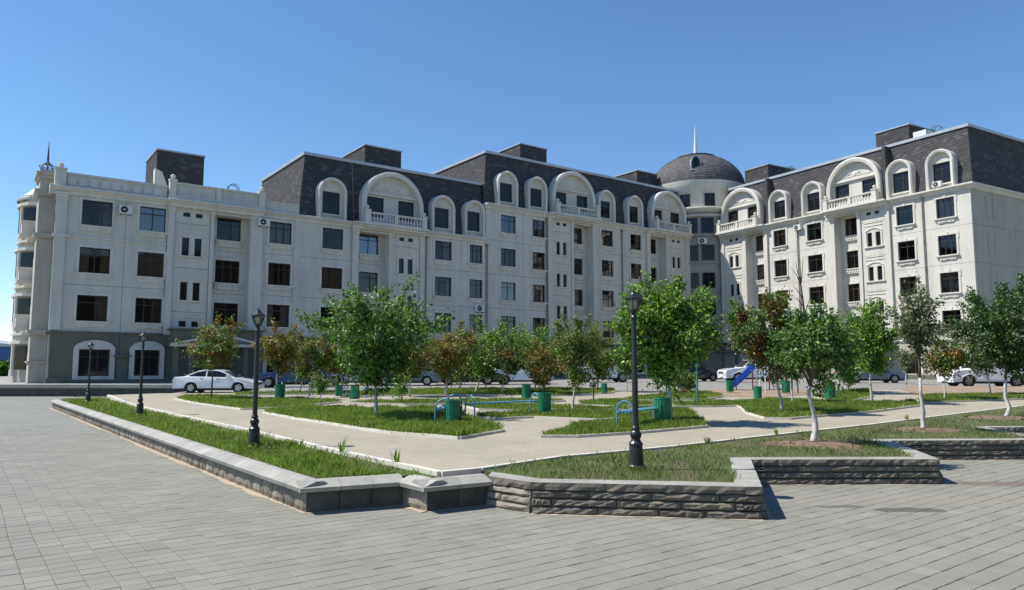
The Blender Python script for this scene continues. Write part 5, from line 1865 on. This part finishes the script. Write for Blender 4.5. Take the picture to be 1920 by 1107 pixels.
def car(label, kind, pnt, loc, heading, group='cars parked along the block'):
    L, Wd, wb, wr, belt, glass = car_mesh_parts(kind)
    t = thing('parked_car', label, 'car', loc, heading, group)
    zb = 0.20 if kind != 'suv' else 0.26
    ax_ = (-wb / 2, wb / 2)
    ra = wr + 0.055
    bot = []
    low = [(belt[-1][0], zb + 0.04)]
    for xc in (ax_[1], ax_[0]):
        for k in range(11):
            a = math.pi * k / 10
            bot.append((xc + ra * math.cos(a), max(zb, wr + ra * math.sin(a) - 0.02)))
    outline = belt + low + bot + [(belt[0][0], zb + 0.06)]
    hw = Wd / 2
    def half(z, y):
        zm = max(p[1] for p in belt)
        return y - 0.10 * max(0, (z - 0.55) / (zm - 0.55)) ** 2
    mb = MB()
    m_ = len(outline)
    ys = [-1.0, -0.94, 0.94, 1.0]
    V, F = [], []
    cx_, cz_ = 0, 0.6
    for yi, s in enumerate(ys):
        for x, z in outline:
            yy = math.copysign(half(z, hw if abs(s) < 0.99 else hw), s)
            if abs(s) > 0.99:
                yy = math.copysign(half(z, hw), s)
                xx, zz = x * 0.985, z - 0.018 if z > 0.6 else z
            else:
                yy = math.copysign(half(z, hw) - 0.07, s)
                xx, zz = x, z
            V.append((xx, yy, zz))
    for yi in range(3):
        for k in range(m_):
            l = (k + 1) % m_
            F.append((yi * m_ + k, yi * m_ + l, (yi + 1) * m_ + l, (yi + 1) * m_ + k))
    F += [tuple(range(m_)), tuple(range(3 * m_, 4 * m_))[::-1]]
    body = mb.add(V, F).build('body', pnt, t)
    # cabin
    zt = max(p[1] for p in glass)
    z_b = min(p[1] for p in glass)
    def gy(z):
        k = (z - z_b) / (zt - z_b)
        return (hw - 0.12) * (1 - k) + (hw - 0.30) * k
    cab = MB()
    n = len(glass)
    V = [(x, -gy(z), z) for x, z in glass] + [(x, gy(z), z) for x, z in glass]
    F = [(i, i + 1, n + i + 1, n + i) for i in range(n - 1)] + [tuple(range(n)), tuple(range(n, 2 * n))[::-1]]
    cab.add(V, F).build('cabin', pnt, t)
    # side glass, in two panes, with pillars of body colour between
    def lerp_top(x):
        for (xa, za), (xb, zb_) in zip(glass, glass[1:]):
            if xa <= x <= xb:
                return za + (zb_ - za) * (x - xa) / (xb - xa)
        return z_b
    def lerp_bot(x):
        (xa, za), (xb, zb_) = glass[0], glass[-1]
        return za + (zb_ - za) * (x - xa) / (xb - xa)
    spans = {'sedan': [(-1.45, -0.38), (-0.30, 0.85)], 'coupe': [(-1.45, -0.55), (-0.47, 0.88)], 'suv': [(-2.05, -1.25), (-1.15, -0.28), (-0.18, 0.82)], 'hatch': [(-1.72, -0.38), (-0.30, 0.80)]}[kind]
    for s in (-1, 1):
        for xa, xb in spans:
            top_, bot_ = [], []
            for i in range(7):
                x = xa + (xb - xa) * i / 6
                zt_ = lerp_top(x) - 0.07
                zb_ = lerp_bot(x) + 0.03
                bot_.append((x, zb_))
                top_.append((x, max(zt_, zb_ + 0.02)))
            pts = bot_ + top_[::-1]
            MB().add([(x, s * (gy(z) + 0.008), z) for x, z in pts], [tuple(range(len(pts)))]).build('side_window', 'glass_dark', t)
    # windscreen and rear window
    for (p, q) in ((glass[-1], glass[-2]), (glass[0], glass[1])):
        sgn = 1 if p[0] > 0 else -1
        k0, k1_ = 0.10, 0.95
        a = (p[0] + (q[0] - p[0]) * k0 + sgn * 0.010, p[1] + (q[1] - p[1]) * k0 + 0.008)
        b_ = (p[0] + (q[0] - p[0]) * k1_ + sgn * 0.010, p[1] + (q[1] - p[1]) * k1_ + 0.008)
        MB().add([(a[0], -gy(a[1]) + 0.07, a[1]), (a[0], gy(a[1]) - 0.07, a[1]), (b_[0], gy(b_[1]) - 0.06, b_[1]), (b_[0], -gy(b_[1]) + 0.06, b_[1])], [(0, 1, 2, 3)]).build('windscreen', 'glass_dark', t)
    # wheels
    for xc in ax_:
        for s in (-1, 1):
            y = s * (hw - 0.11)
            prof = [(wr * 0.62, -0.10), (wr * 0.94, -0.10), (wr, -0.06), (wr, 0.06), (wr * 0.94, 0.10), (wr * 0.62, 0.10)]
            wh = MB().lathe(prof, 20, (0, 0, 0), axis='y').build('wheel', 'tyre', t, True, (xc, y, wr))
            rm = MB().lathe([(0.0, 0.02 * s), (wr * 0.64, 0.03 * s)], 20, (0, 0, 0), axis='y')
            for k in range(5):
                a = 2 * math.pi * k / 5
                c, sn = math.cos(a), math.sin(a)
                e = 0.045
                rm.add([(c * 0.03 - sn * e, s * 0.085, sn * 0.03 + c * e), (c * 0.03 + sn * e, s * 0.085, sn * 0.03 - c * e), (c * wr * 0.62 + sn * e * 0.7, s * 0.095, sn * wr * 0.62 - c * e * 0.7), (c * wr * 0.62 - sn * e * 0.7, s * 0.095, sn * wr * 0.62 + c * e * 0.7)], [(0, 1, 2, 3)])
            rm.build('rim', 'rim', wh)
    # dark arches and underside
    MB().box(-L / 2 + 0.25, -hw + 0.16, zb - 0.04, L / 2 - 0.25, hw - 0.16, zb + 0.35).build('underside', 'trim_black', t)
    xf, xr = belt[-2][0], belt[1][0]
    zf, zr = belt[-2][1] + 0.06, belt[1][1] + 0.05
    for s in (-1, 1):
        MB().add([(xf - 0.02, s * (hw - 0.42), zf - 0.03), (xf - 0.10, s * (hw - 0.06), zf - 0.02), (xf - 0.30, s * (hw - 0.015), zf + 0.05), (xf - 0.26, s * (hw - 0.10), zf + 0.10), (xf - 0.07, s * (hw - 0.40), zf + 0.07)], [(0, 1, 2, 3, 4)]).build('headlight', 'head_lamp', t)
        MB().box(xr - 0.012, s * (hw - 0.36) - 0.17, zr - 0.06, xr + 0.10, s * (hw - 0.36) + 0.25 * 0.9, zr + 0.09).build('taillight', 'tail_lamp', t)
        MB().prism([(0.62, lerp_bot(0.7) + 0.02), (0.86, lerp_bot(0.7) + 0.02), (0.84, lerp_bot(0.7) + 0.15), (0.66, lerp_bot(0.7) + 0.16)], 'y', s * (hw - 0.10), s * (hw + 0.10)).build('mirror', pnt, t)
        for x in ((-0.35, 0.55) if kind != 'suv' else (-1.1, -0.1)):
            MB().box(x - 0.45, s * (hw - 0.012) - 0.012, 0.78 if kind != 'suv' else 0.92, x - 0.28, s * (hw - 0.012) + 0.014, 0.81 if kind != 'suv' else 0.95).build('door_handle', 'trim_black', t)
    MB().box(xf - 0.05, -0.26, 0.38, xf + 0.045, 0.26, 0.50).build('number_plate', 'plate', t)
    MB().box(xf - 0.05, -0.5, zf - 0.10, xf + 0.01, 0.5, zf + 0.02).build('grille', 'trim_black', t)
    return t

def park(label, kind, pnt, u, v, Y, hd, z=None):
    p = at(u, v, Y)
    z = (G(Y) - 0.05) if z is None else z
    t = car(label, kind, pnt, (p.x, Y, z), R(hd))
    if kind == 'coupe':
        t.scale = (0.91, 0.91, 0.91)
park('white two-door coupe parked side-on behind the left small lawn', 'coupe', 'paint_white', 411, 740, 38.2, 3)
park('dark blue sedan behind the white coupe', 'sedan', 'paint_blue', 548, 738, 44.5, 190)
park('white sedan half hidden left of the big arching tree', 'sedan', 'paint_white', 668, 733, 47.5, 192)
park('silver sedan seen just right of the big arching tree', 'sedan', 'paint_steel', 762, 732, 47.0, 6)
park('black car behind the first orange trees', 'sedan', 'paint_dark', 876, 734, 48.5, 8)
park('white hatchback with red tail lamp behind the red-leaved tree', 'hatch', 'paint_white', 978, 730, 49.5, 10)
park('white off-road car left of the near lamp post', 'suv', 'paint_white', 1128, 728, 55.0, 8)
park('dark car beneath the tower entrance', 'sedan', 'paint_dark', 1300, 724, 58, 12)
park('white off-road car behind the blue slide', 'suv', 'paint_white', 1410, 724, 55.5, 184)
park('grey-blue sedan parked before the right block', 'sedan', 'paint_steel', 1634, 720, 53.0, -6)
park('white off-road car at the right edge', 'suv', 'paint_white', 1846, 724, 44.6, 177)
park('black car at the right frame edge behind the white off-road car', 'sedan', 'paint_dark', 1975, 722, 47.5, 175)
# ================================================================ TREES
def leaf_mat(name, cols, patch=None, trans=0.32):
    m = bpy.data.materials.new(name)
    m.use_nodes = True
    nt = m.node_tree
    b = nt.nodes['Principled BSDF']
    o = ramp(nt, cols, island(nt))
    if patch:
        f = ramp(nt, [(0.46, (0, 0, 0)), (0.62, (1, 1, 1))], noise(nt, 1.7, 3, 0.6, 'Object'))
        o2 = ramp(nt, patch, island(nt))
        o = mixc(nt, f, o, o2)
    nt.links.new(o, b.inputs['Base Color'])
    b.inputs['Roughness'].default_value = 0.45
    b.inputs['Specular IOR Level'].default_value = 0.45
    tr = nt.nodes.new('ShaderNodeBsdfTranslucent')
    br = mixc(nt, 1.0, o, (1.25, 1.35, 0.7), 'MULTIPLY')
    nt.links.new(br, tr.inputs[0])
    mx = nt.nodes.new('ShaderNodeMixShader')
    mx.inputs[0].default_value = trans
    nt.links.new(b.outputs[0], mx.inputs[1])
    nt.links.new(tr.outputs[0], mx.inputs[2])
    nt.links.new(mx.outputs[0], nt.nodes['Material Output'].inputs[0])
    MATS[name] = m
GRN = [(0.0, (0.028, 0.064, 0.014)), (0.4, (0.070, 0.148, 0.027)), (0.75, (0.143, 0.269, 0.048)), (1.0, (0.294, 0.447, 0.112))]
LIME = [(0.0, (0.033, 0.077, 0.011)), (0.4, (0.090, 0.186, 0.022)), (0.8, (0.201, 0.354, 0.041)), (1.0, (0.420, 0.554, 0.081))]
DRK = [(0.0, (0.017, 0.043, 0.010)), (0.5, (0.050, 0.108, 0.023)), (1.0, (0.151, 0.252, 0.063))]
GRY = [(0.0, (0.044, 0.066, 0.032)), (0.5, (0.118, 0.152, 0.075)), (1.0, (0.321, 0.344, 0.200))]
RED = [(0.0, (0.141, 0.054, 0.016)), (0.4, (0.271, 0.109, 0.024)), (0.7, (0.359, 0.169, 0.032)), (1.0, (0.217, 0.196, 0.044))]
YEL = [(0.0, (0.075, 0.112, 0.018)), (0.5, (0.165, 0.195, 0.033)), (1.0, (0.285, 0.270, 0.060))]
DRD = [(0.0, (0.098, 0.032, 0.016)), (0.5, (0.184, 0.063, 0.025)), (1.0, (0.276, 0.109, 0.040))]
leaf_mat('leaf_green', GRN)
leaf_mat('leaf_lime', LIME, trans=0.30)
leaf_mat('leaf_dark', DRK, trans=0.2)
leaf_mat('leaf_grey', GRY)
leaf_mat('leaf_orange', YEL, RED)
leaf_mat('leaf_mixed', GRN, RED)
leaf_mat('leaf_red', GRN, DRD)
leaf_mat('leaf_yellow', YEL, GRN)
mat('bark', (0.115, 0.095, 0.075), 0.9, 0.3, 8.0, 0.5, 30)
m, nt, b = nodes_of('whitewash')
c_ = ramp(nt, [(0.36, (0.30, 0.27, 0.23)), (0.48, (0.55, 0.53, 0.50)), (0.8, (0.66, 0.64, 0.61))], wnoise(nt, 9, 5, 0.7))
nt.links.new(c_, b.inputs['Base Color'])
b.inputs['Roughness'].default_value = 0.9
bump(nt, b, wnoise(nt, 35, 4), 0.4, 0.01)

def tree(label, base_px, box, leafm, nleaf=2200, lsize=0.085, trunk=None, r0=0.06, white=True, style='round', seed=1, ground=None, open_=0.30, shoots=10, name='young_tree', zg=None):
    """base_px: foot in the picture; box: crown extent (x0,x1,y0,y1) in the picture; trunk: extra waypoints"""
    rg = np.random.default_rng(seed)
    base = gp(*base_px)
    if zg is not None:
        base.z = zg
    D = base.y
    x0, x1, y0, y1 = box
    if D > 21 and y1 - y0 > 60:      # the young trees further back have full, touching crowns
        w_ = (x1 - x0) * 0.10
        x0, x1, y0, y1 = x0 - w_, x1 + w_, y0 - 3, y1 + 7
        nleaf = int(nleaf * 1.45)
    tl, br = at(x0, y0, D), at(x1, y1, D)
    cx_, cz_ = (tl.x + br.x) / 2 - base.x, (tl.z + br.z) / 2 - base.z
    rx, rz = (br.x - tl.x) / 2, (tl.z - br.z) / 2
    ry = rx * 0.95
    t = thing(name, label, 'tree', base, 0.0, 'young trees in the garden')
    C = np.array([cx_, 0.0, cz_])
    # trunk line
    way = [Vector((0, 0, -0.05))]
    if trunk:
        for u, v in trunk:
            q = at(u, v, D)
            way.append(Vector((q.x - base.x, rg.uniform(-0.04, 0.04), q.z - base.z)))
    topz = cz_ + rz * 0.45
    last = way[-1]
    way.append(Vector((last.x * 0.5 + cx_ * 0.5, 0, max(last.z + 0.05, cz_ - rz * 0.55))))
    way.append(Vector((cx_ + rg.uniform(-0.1, 0.1) * rx, rg.uniform(-0.1, 0.1) * rx, topz)))
    pts = []
    for i in range(len(way) - 1):
        n = max(2, int((way[i + 1] - way[i]).length / 0.22))
        for k in range(n):
            q = way[i].lerp(way[i + 1], k / n)
            q = q + Vector((rg.normal(0, 0.008), rg.normal(0, 0.008), 0))
            pts.append(q)
    pts.append(way[-1])
    Ltot = len(pts) - 1
    rad = [max(0.012, r0 * (1.12 - 0.95 * (i / Ltot))) for i in range(Ltot + 1)]
    rad[0] *= 1.25
    zw = min(cz_ - rz * 0.75, 1.1)
    if white:
        k = max(2, next((i for i, p in enumerate(pts) if p.z > zw), 3))
        MB().path(pts[:k + 1], rad[:k + 1], 9).build('whitewashed_trunk', 'whitewash', t, True)
        tb = MB().path(pts[k:], rad[k:], 8)
    else:
        tb = MB().path(pts, rad, 8)
    # limbs
    limbs = []
    nl = 11
    crown_pts = [p for p in pts if p.z > cz_ - rz * 0.75] or pts[-3:]
    for i in range(nl):
        s = crown_pts[int(len(crown_pts) * (i / nl) * 0.8)]
        a = i * 2.4 + rg.uniform(-0.4, 0.4)
        up = rg.uniform(-0.15, 0.75)
        e = Vector((cx_ + rx * 0.72 * math.cos(a), ry * 0.72 * math.sin(a), cz_ + rz * (up if style != 'vase' else rg.uniform(0.2, 0.95))))
        mid = s.lerp(e, 0.5) + Vector((0, 0, rg.uniform(-0.02, 0.12) * rz))
        L = [s, s.lerp(mid, 0.5) + Vector((0, 0, 0.02)), mid, e]
        limbs.append(L)
        tb.path(L, [r0 * 0.45, r0 * 0.36, r0 * 0.26, r0 * 0.1], 5)
    lp = np.array([list(L[k].lerp(L[k + 1], f)) for L in limbs for k in range(3) for f in (0.0, 0.33, 0.66)] + [list(p) for p in crown_pts])
    # twigs ending through the crown volume
    ntw = max(30, nleaf // 20)
    E_ = []
    while len(E_) < ntw:
        d = rg.normal(size=3)
        d /= np.linalg.norm(d)
        rr = rg.random() ** 0.42
        lump = 0.82 + 0.30 * math.sin(3.4 * d[0] + seed) * math.cos(2.9 * d[2] + 1.3 * seed) + 0.10 * math.sin(7 * d[0] + 5 * d[2] + 2 * seed) + rg.uniform(-0.12, 0.18)
        p = d * rr * lump
        if style == 'vase':
            wz = 0.55 + 0.45 * (p[2] + 1) / 2
            p[0] *= wz
            p[1] *= wz
        elif style == 'round' and p[2] < -0.3:
            p[0] *= 0.85
            p[1] *= 0.85
        if open_ and vnoise(np.array([[p[0] * 3 + seed, p[2] * 3]]), 1.0, 40 + seed)[0] < open_:
            continue
        E_.append(C + p * np.array([rx, ry, rz]))
    E_ = np.array(E_)
    dist = ((E_[:, None, :] - lp[None]) ** 2).sum(-1)
    S_ = lp[dist.argmin(1)]
    # a few long shoots that leave the outline
    sh = []
    for k in range(shoots):
        a = rg.uniform(0, 2 * math.pi)
        el = rg.uniform(-0.1, 1.3) if style != 'arch' else rg.uniform(0.0, 1.1)
        d = np.array([math.cos(a) * math.cos(el), math.sin(a) * math.cos(el), math.sin(el)])
        s = C + d * np.array([rx, ry, rz]) * 0.45
        e = C + d * np.array([rx, ry, rz]) * (rg.uniform(1.0, 1.22) if style != 'arch' else rg.uniform(1.05, 1.4))
        if style == 'arch':
            e[2] += 0.10 * rz
        sh.append((s, e))
    if sh:
        S_ = np.vstack([S_, [s for s, e in sh]])
        E_ = np.vstack([E_, [e for s, e in sh]])
    for s, e in zip(S_[::3], E_[::3]):
        tb.tube(s, e, 0.006 + r0 * 0.06, 0.003, 4, caps=False)
    for s, e in sh:
        m_ = (Vector(s) + Vector(e)) / 2 + Vector((0, 0, 0.06 * rz))
        tb.path([s, m_, e], [0.012, 0.008, 0.004], 4, caps=False)
    tb.build('trunk', 'bark', t, True)
    # leaves
    per = rg.integers(0, len(E_), nleaf)
    f = 0.30 + 0.75 * rg.random(nleaf) ** 0.8
    ns = len(sh)
    if ns:
        k = int(nleaf * min(0.24, 0.014 * ns))
        per[:k] = rg.integers(len(E_) - ns, len(E_), k)
    P = S_[per] + (E_[per] - S_[per]) * f[:, None]
    tw = (E_[per] - S_[per])
    tw /= np.maximum(np.linalg.norm(tw, axis=1, keepdims=True), 1e-4)
    jit = lsize * 0.95
    P = P + rg.normal(size=P.shape) * jit
    if style == 'arch' and ns:
        P[:k] -= rg.normal(size=(k, 3)) * jit * 0.35
        P[:k, 2] += 0.06 * rz * np.sin(np.pi * np.clip(f[:k], 0, 1))
    dirv = tw * 0.5 + rg.normal(size=P.shape) * 0.6
    dirv[:, 2] -= 0.25
    dirv /= np.linalg.norm(dirv, axis=1, keepdims=True)
    out = (P - C) / np.array([rx, ry, rz])
    nv = rg.normal(size=P.shape) * 0.7 + out * 0.35
    nv[:, 2] += 0.65
    side = np.cross(dirv, nv)
    side /= np.maximum(np.linalg.norm(side, axis=1, keepdims=True), 1e-4)
    nn = np.cross(side, dirv)
    L_ = (lsize * rg.uniform(0.55, 1.35, nleaf))[:, None]
    V = np.empty((nleaf, 6, 3))
    V[:, 0] = P
    V[:, 1] = P + dirv * L_ * 0.35 + side * L_ * 0.34 + nn * L_ * 0.08
    V[:, 2] = P + dirv * L_ * 0.75 + side * L_ * 0.22 + nn * L_ * 0.02
    V[:, 3] = P + dirv * L_ * 1.1 - nn * L_ * 0.12
    V[:, 4] = P + dirv * L_ * 0.75 - side * L_ * 0.22 + nn * L_ * 0.02
    V[:, 5] = P + dirv * L_ * 0.35 - side * L_ * 0.34 + nn * L_ * 0.08
    q = np.arange(nleaf)[:, None] * 6
    F = np.vstack([q + np.array([0, 1, 2, 3]), q + np.array([0, 3, 4, 5])])
    inst('crown', fast_mesh('crown', V.reshape(-1, 3), F, leafm), t)
    return t

ZR = lambda y: 0.355 + 0.002 * y
tree('small mixed green and reddish tree behind the lamp post, before the white coupe', (396, 750), (356, 446, 600, 702), 'leaf_mixed', 3523, 0.091, r0=0.040, white=False, seed=11, shoots=8)
tree('small orange-leaved tree beside the lamp post, in front of the dark blue sedan', (516, 750), (488, 562, 614, 705), 'leaf_orange', 3915, 0.091, r0=0.044, seed=12, shoots=6)
tree('small green-brown tree just right of the first orange one', (559, 737), (540, 632, 618, 715), 'leaf_mixed', 4306, 0.106, r0=0.044, seed=13, shoots=8)
tree('thin forked sapling with few leaves in front of the cars', (600, 771), (572, 632, 700, 745), 'leaf_red', 822, 0.068, r0=0.018, seed=14, shoots=4, open_=0.3)
tree('big dark green tree with long arching shoots, tallest on the left lawn', (705, 787), (600, 812, 548, 752), 'leaf_green', 13000, 0.098, trunk=[(706, 765), (704, 745)], r0=0.054, style='arch', seed=15, shoots=34, open_=0.12)
tree('drooping green sapling right of the big arching trunk', (752, 757), (732, 772, 700, 752), 'leaf_lime', 822, 0.068, r0=0.016, white=False, seed=16, shoots=3)
tree('slim green tree behind the big arching one', (769, 744), (735, 800, 640, 718), 'leaf_mixed', 2936, 0.099, r0=0.040, seed=17, shoots=4)
tree('orange tree right of the big arching tree, before the black car', (835, 742), (788, 888, 612, 712), 'leaf_orange', 5089, 0.095, trunk=[(837, 725)], r0=0.048, seed=18, shoots=8)
tree('green tree between the two orange ones', (890, 738), (866, 975, 606, 712), 'leaf_lime', 4698, 0.114, r0=0.048, seed=19, shoots=12)
tree('rusty brown tree left of the red one', (940, 741), (918, 986, 640, 712), 'leaf_red', 3327, 0.095, r0=0.040, seed=20, shoots=5)
tree('red-leaved tree over the green bin in mid garden', (1016, 741), (978, 1062, 648, 722), 'leaf_orange', 3915, 0.091, trunk=[(1020, 722)], r0=0.044, seed=21, shoots=6)
tree('bright green tree peeping out behind the red-leaved tree', (1003, 733), (960, 1050, 616, 700), 'leaf_lime', 3719, 0.114, r0=0.044, seed=22, shoots=8)
tree('tall yellow-green tree right of the long blue bench', (1073, 774), (1028, 1136, 592, 728), 'leaf_yellow', 5481, 0.068, trunk=[(1074, 755), (1078, 730)], r0=0.040, seed=23, shoots=12, style='vase')
tree('big bright green linden behind the nearest lamp post', (1258, 795), (1160, 1342, 530, 735), 'leaf_lime', 16638, 0.091, r0=0.052, white=True, seed=24, shoots=34, style='round', open_=0.2)
tree('low dark bush left of the tower entrance wall', (1283, 741), (1255, 1312, 692, 738), 'leaf_yellow', 1761, 0.091, r0=0.024, white=False, seed=25, shoots=4)
tree('dark red and green tree right of the blue slide', (1468, 777), (1376, 1500, 560, 712), 'leaf_red', 8221, 0.084, trunk=[(1464, 752), (1458, 725)], r0=0.048, seed=26, shoots=14)
tree('slim white-trunked sapling beside the leaning red-green tree', (1485, 758), (1462, 1515, 640, 712), 'leaf_green', 2153, 0.091, r0=0.032, seed=27, shoots=4)
bare = tree('green tree with leaning white trunk and a bare dead top, before the right block', (1525, 831), (1448, 1602, 590, 742), 'leaf_green', 8221, 0.065, trunk=[(1531, 805), (1529, 778), (1517, 738)], r0=0.060, seed=28, shoots=26, open_=0.36, zg=ZR(14))
tree('green tree right of the tall bare-topped one', (1571, 738), (1538, 1622, 592, 712), 'leaf_green', 4698, 0.114, r0=0.048, seed=29, shoots=10)
tree('bright green upright tree with white trunk before the grey-blue sedan', (1637, 757), (1594, 1682, 575, 708), 'leaf_lime', 5872, 0.095, trunk=[(1633, 735), (1631, 712)], r0=0.048, seed=30, shoots=12)
tree('sparse grey-green tree with tall white trunk in the soil patch', (1731, 806), (1668, 1772, 532, 706), 'leaf_grey', 4110, 0.065, trunk=[(1733, 785), (1728, 762), (1727, 730)], r0=0.050, seed=31, shoots=16, style='vase', open_=0.42, zg=ZR(15.6))
tree('small brown-green tree before the white off-road car', (1771, 751), (1742, 1806, 632, 706), 'leaf_mixed', 2936, 0.091, r0=0.032, seed=32, shoots=5)
tree('small pale green tree left of the dark tree at the right edge', (1860, 742), (1806, 1868, 622, 705), 'leaf_grey', 3132, 0.099, r0=0.036, seed=33, shoots=6)
tree('dense dark green tree with leaning white trunk at the right edge', (1885, 784), (1812, 1962, 535, 712), 'leaf_dark', 11745, 0.072, trunk=[(1891, 765), (1886, 745)], r0=0.056, seed=34, shoots=28, open_=0.2, zg=ZR(17.5))
tree('tiny sapling with white trunk by the porch of the right block', (1699, 720), (1682, 1716, 650, 700), 'leaf_grey', 978, 0.106, r0=0.040, seed=35, shoots=3)
tree('thin tree behind the green tree pair, near the long bench', (911, 733), (880, 940, 640, 705), 'leaf_green', 2544, 0.106, r0=0.036, seed=36, shoots=5)
tree('slim tree hidden left of the nearest lamp post', (1175, 735), (1150, 1205, 640, 705), 'leaf_green', 2544, 0.114, r0=0.036, seed=37, shoots=5)
tree('dusky green tree hiding the white sedan left of the big tree', (640, 734), (606, 690, 636, 722), 'leaf_mixed', 2600, 0.11, r0=0.04, seed=38, shoots=6)
tree('dusky green tree between the yellow-green tree and the nearest lamp post', (1120, 733), (1092, 1160, 640, 718), 'leaf_yellow', 2400, 0.11, r0=0.04, seed=39, shoots=6)
tree('olive green tree hiding the wall left of the grey-blue sedan', (1590, 735), (1560, 1625, 640, 716), 'leaf_green', 2200, 0.11, r0=0.04, seed=40, shoots=6)
tree('slim olive tree behind the orange pair before the black car', (862, 733), (838, 900, 640, 716), 'leaf_yellow', 2200, 0.11, r0=0.04, seed=41, shoots=6)
# bare dead leader of the tall tree
D = bare.location.y
bl_ = bare.location
def loc_(u, v):
    q = at(u, v, D)
    return (q.x - bl_.x, 0.02, q.z - bl_.z)
bt = MB().path([loc_(1516, 700), loc_(1511, 640), loc_(1509, 590), loc_(1505, 555), loc_(1502, 530), loc_(1501, 485)], [0.035, 0.028, 0.024, 0.018, 0.010, 0.004], 6)
for a, b_, c in (((1504, 538), (1494, 515), (1482, 500)), ((1503, 532), (1495, 505), (1492, 490)), ((1506, 560), (1496, 545), (1486, 535)), ((1509, 590), (1516, 570), (1520, 556)), ((1503, 530), (1505, 505), (1507, 480)), ((1507, 575), (1495, 560), (1488, 558))):
    bt.path([loc_(*a), loc_(*b_), loc_(*c)], [0.012, 0.007, 0.003], 4)
bt.build('dead_leader', 'bark', bare, True)

# weeds along the kerbs, at foot of lamps
def weed(label, u, v, h, n, zg=None):
    p = gp(u, v)
    if zg is not None:
        p.z = zg
    rg = random.Random(u)
    mb = MB()
    for k in range(n):
        a = rg.uniform(0, 6.28)
        l = h * rg.uniform(0.5, 1.1)
        e = rg.uniform(0.1, 0.5)
        d = Vector((math.cos(a), math.sin(a), 0))
        s = Vector((-d.y, d.x, 0)) * 0.012
        o_ = d * rg.uniform(0, 0.06)
        m_ = o_ + d * l * e * 0.4 + Vector((0, 0, l * 0.6))
        q = o_ + d * l * e + Vector((0, 0, l))
        mb.add([o_ - s, o_ + s, m_ + s, m_ - s, q], [(0, 1, 2, 3), (3, 2, 4)])
    o = mb.build('weed', 'grass', None, False, p)
    o['label'] = label
    o['category'] = 'weed'
    o['group'] = 'weeds along the path edge'
weed('tall thin weed on the path kerb above the front planter corner', 640, 848, 0.30, 9)
weed('tuft of weed at the kerb right of the front planter corner', 742, 868, 0.22, 14)
weed('weed tuft on the lawn edge right of the nearest lamp post', 1328, 832, 0.14, 14)
weed('weed tuft on the lawn edge before the leaning white trunk', 1456, 816, 0.16, 14)
weed('weed tuft on the lawn edge between the two soil patches', 1700, 788, 0.18, 14)

# ================================================================ FAR BACKGROUND at the left edge
mat('far_blue', (0.05, 0.12, 0.36), 0.6, 0.1, 0.2)
mat('far_hill', (0.10, 0.14, 0.12), 0.95, 0.2, 0.01)
fb = thing('warehouse', 'distant blue-walled warehouse at the far left horizon', 'building', (-150, 205, -0.6))
MB().box(-30, 0, 0, 16, 20, 8).build('wall', 'far_blue', fb)
MB().prism([(-31, 8), (17, 8), (-7, 10.5)], 'y', -0.5, 20.5).build('roof', 'roof_metal', fb)
hill = []
for i in range(41):
    x = -1400 + 35 * i
    hill.append((x, -0.6 + 34 * max(0, math.sin(math.pi * i / 40)) * (0.7 + 0.3 * math.sin(i * 0.9))))
h_ = MB().prism([(-1400, -5)] + hill + [(0, -5)], 'y', 1500, 1900).build('hills', 'far_hill')
h_['kind'] = 'structure'
def far_tree(label, x, y, w, h, seed):
    rg = np.random.default_rng(seed)
    t = thing('tree', label, 'tree', (x, y, -0.6), 0.0, 'far trees at the left edge')
    MB().path([(0, 0, 0), (0.1, 0, h * 0.5), (0, 0, h * 0.8)], [0.22, 0.15, 0.05], 7).build('trunk', 'bark', t)
    n = 1800
    d = rg.normal(size=(n, 3))
    d /= np.linalg.norm(d, axis=1, keepdims=True)
    P = d * (rg.random((n, 1)) ** 0.45) * np.array([w / 2, w / 2, h * 0.40]) * (0.85 + 0.2 * np.sin(4 * d[:, :1] + seed)) + np.array([0, 0, h * 0.58])
    a = rg.normal(size=(n, 3)) * 0.3
    b2 = rg.normal(size=(n, 3)) * 0.3
    V = np.stack([P - a, P + b2, P + a, P - b2], 1).reshape(-1, 3)
    inst('crown', fast_mesh('crown', V, np.arange(n * 4).reshape(n, 4), 'leaf_green'), t)
for k, (x, y, w, h) in enumerate(((-62, 88, 5, 3.0), (-69, 97, 6, 3.4), (-79, 106, 7, 3.8))):
    far_tree(['nearest far tree just beyond the left end of the block', 'second far tree beyond the left end of the block', 'third far tree beyond the left end, before the blue warehouse'][k], x, y, w, h, 50 + k)

# ================================================================ the block across the square, right of and behind the viewer; it shows mirrored in the windows
ob = thing('apartment_building', 'beige block across the square, seen only mirrored in the windows', 'building', (46, -48, 0), math.pi / 2)
OL, OH = 74.0, 21.5
holes = []
for k in range(5):
    for i in range(18):
        xa = 2.0 + i * 4.0
        holes.append((xa, xa + 1.8, 2.6 + 3.6 * k, 4.4 + 3.6 * k))
inst('wall', panel_mesh(0, OL, 0, OH, holes, 0.3, 0.0, 'end_wall'), ob, (0, 0, 0))
MB().box(0.2, 0.31, 0, OL - 0.2, 14, OH - 0.2).build('core_wall', 'interior', ob)
MB().box(-0.3, -0.5, OH, OL + 0.3, 14.2, OH + 0.5).build('roof', 'roof_metal', ob)
me_ = frame_mesh(1.8, 1.8, 'T2', 'frame_dark')
for h in holes:
    inst('window', me_, ob, ((h[0] + h[1]) / 2, 0.15, h[2]))
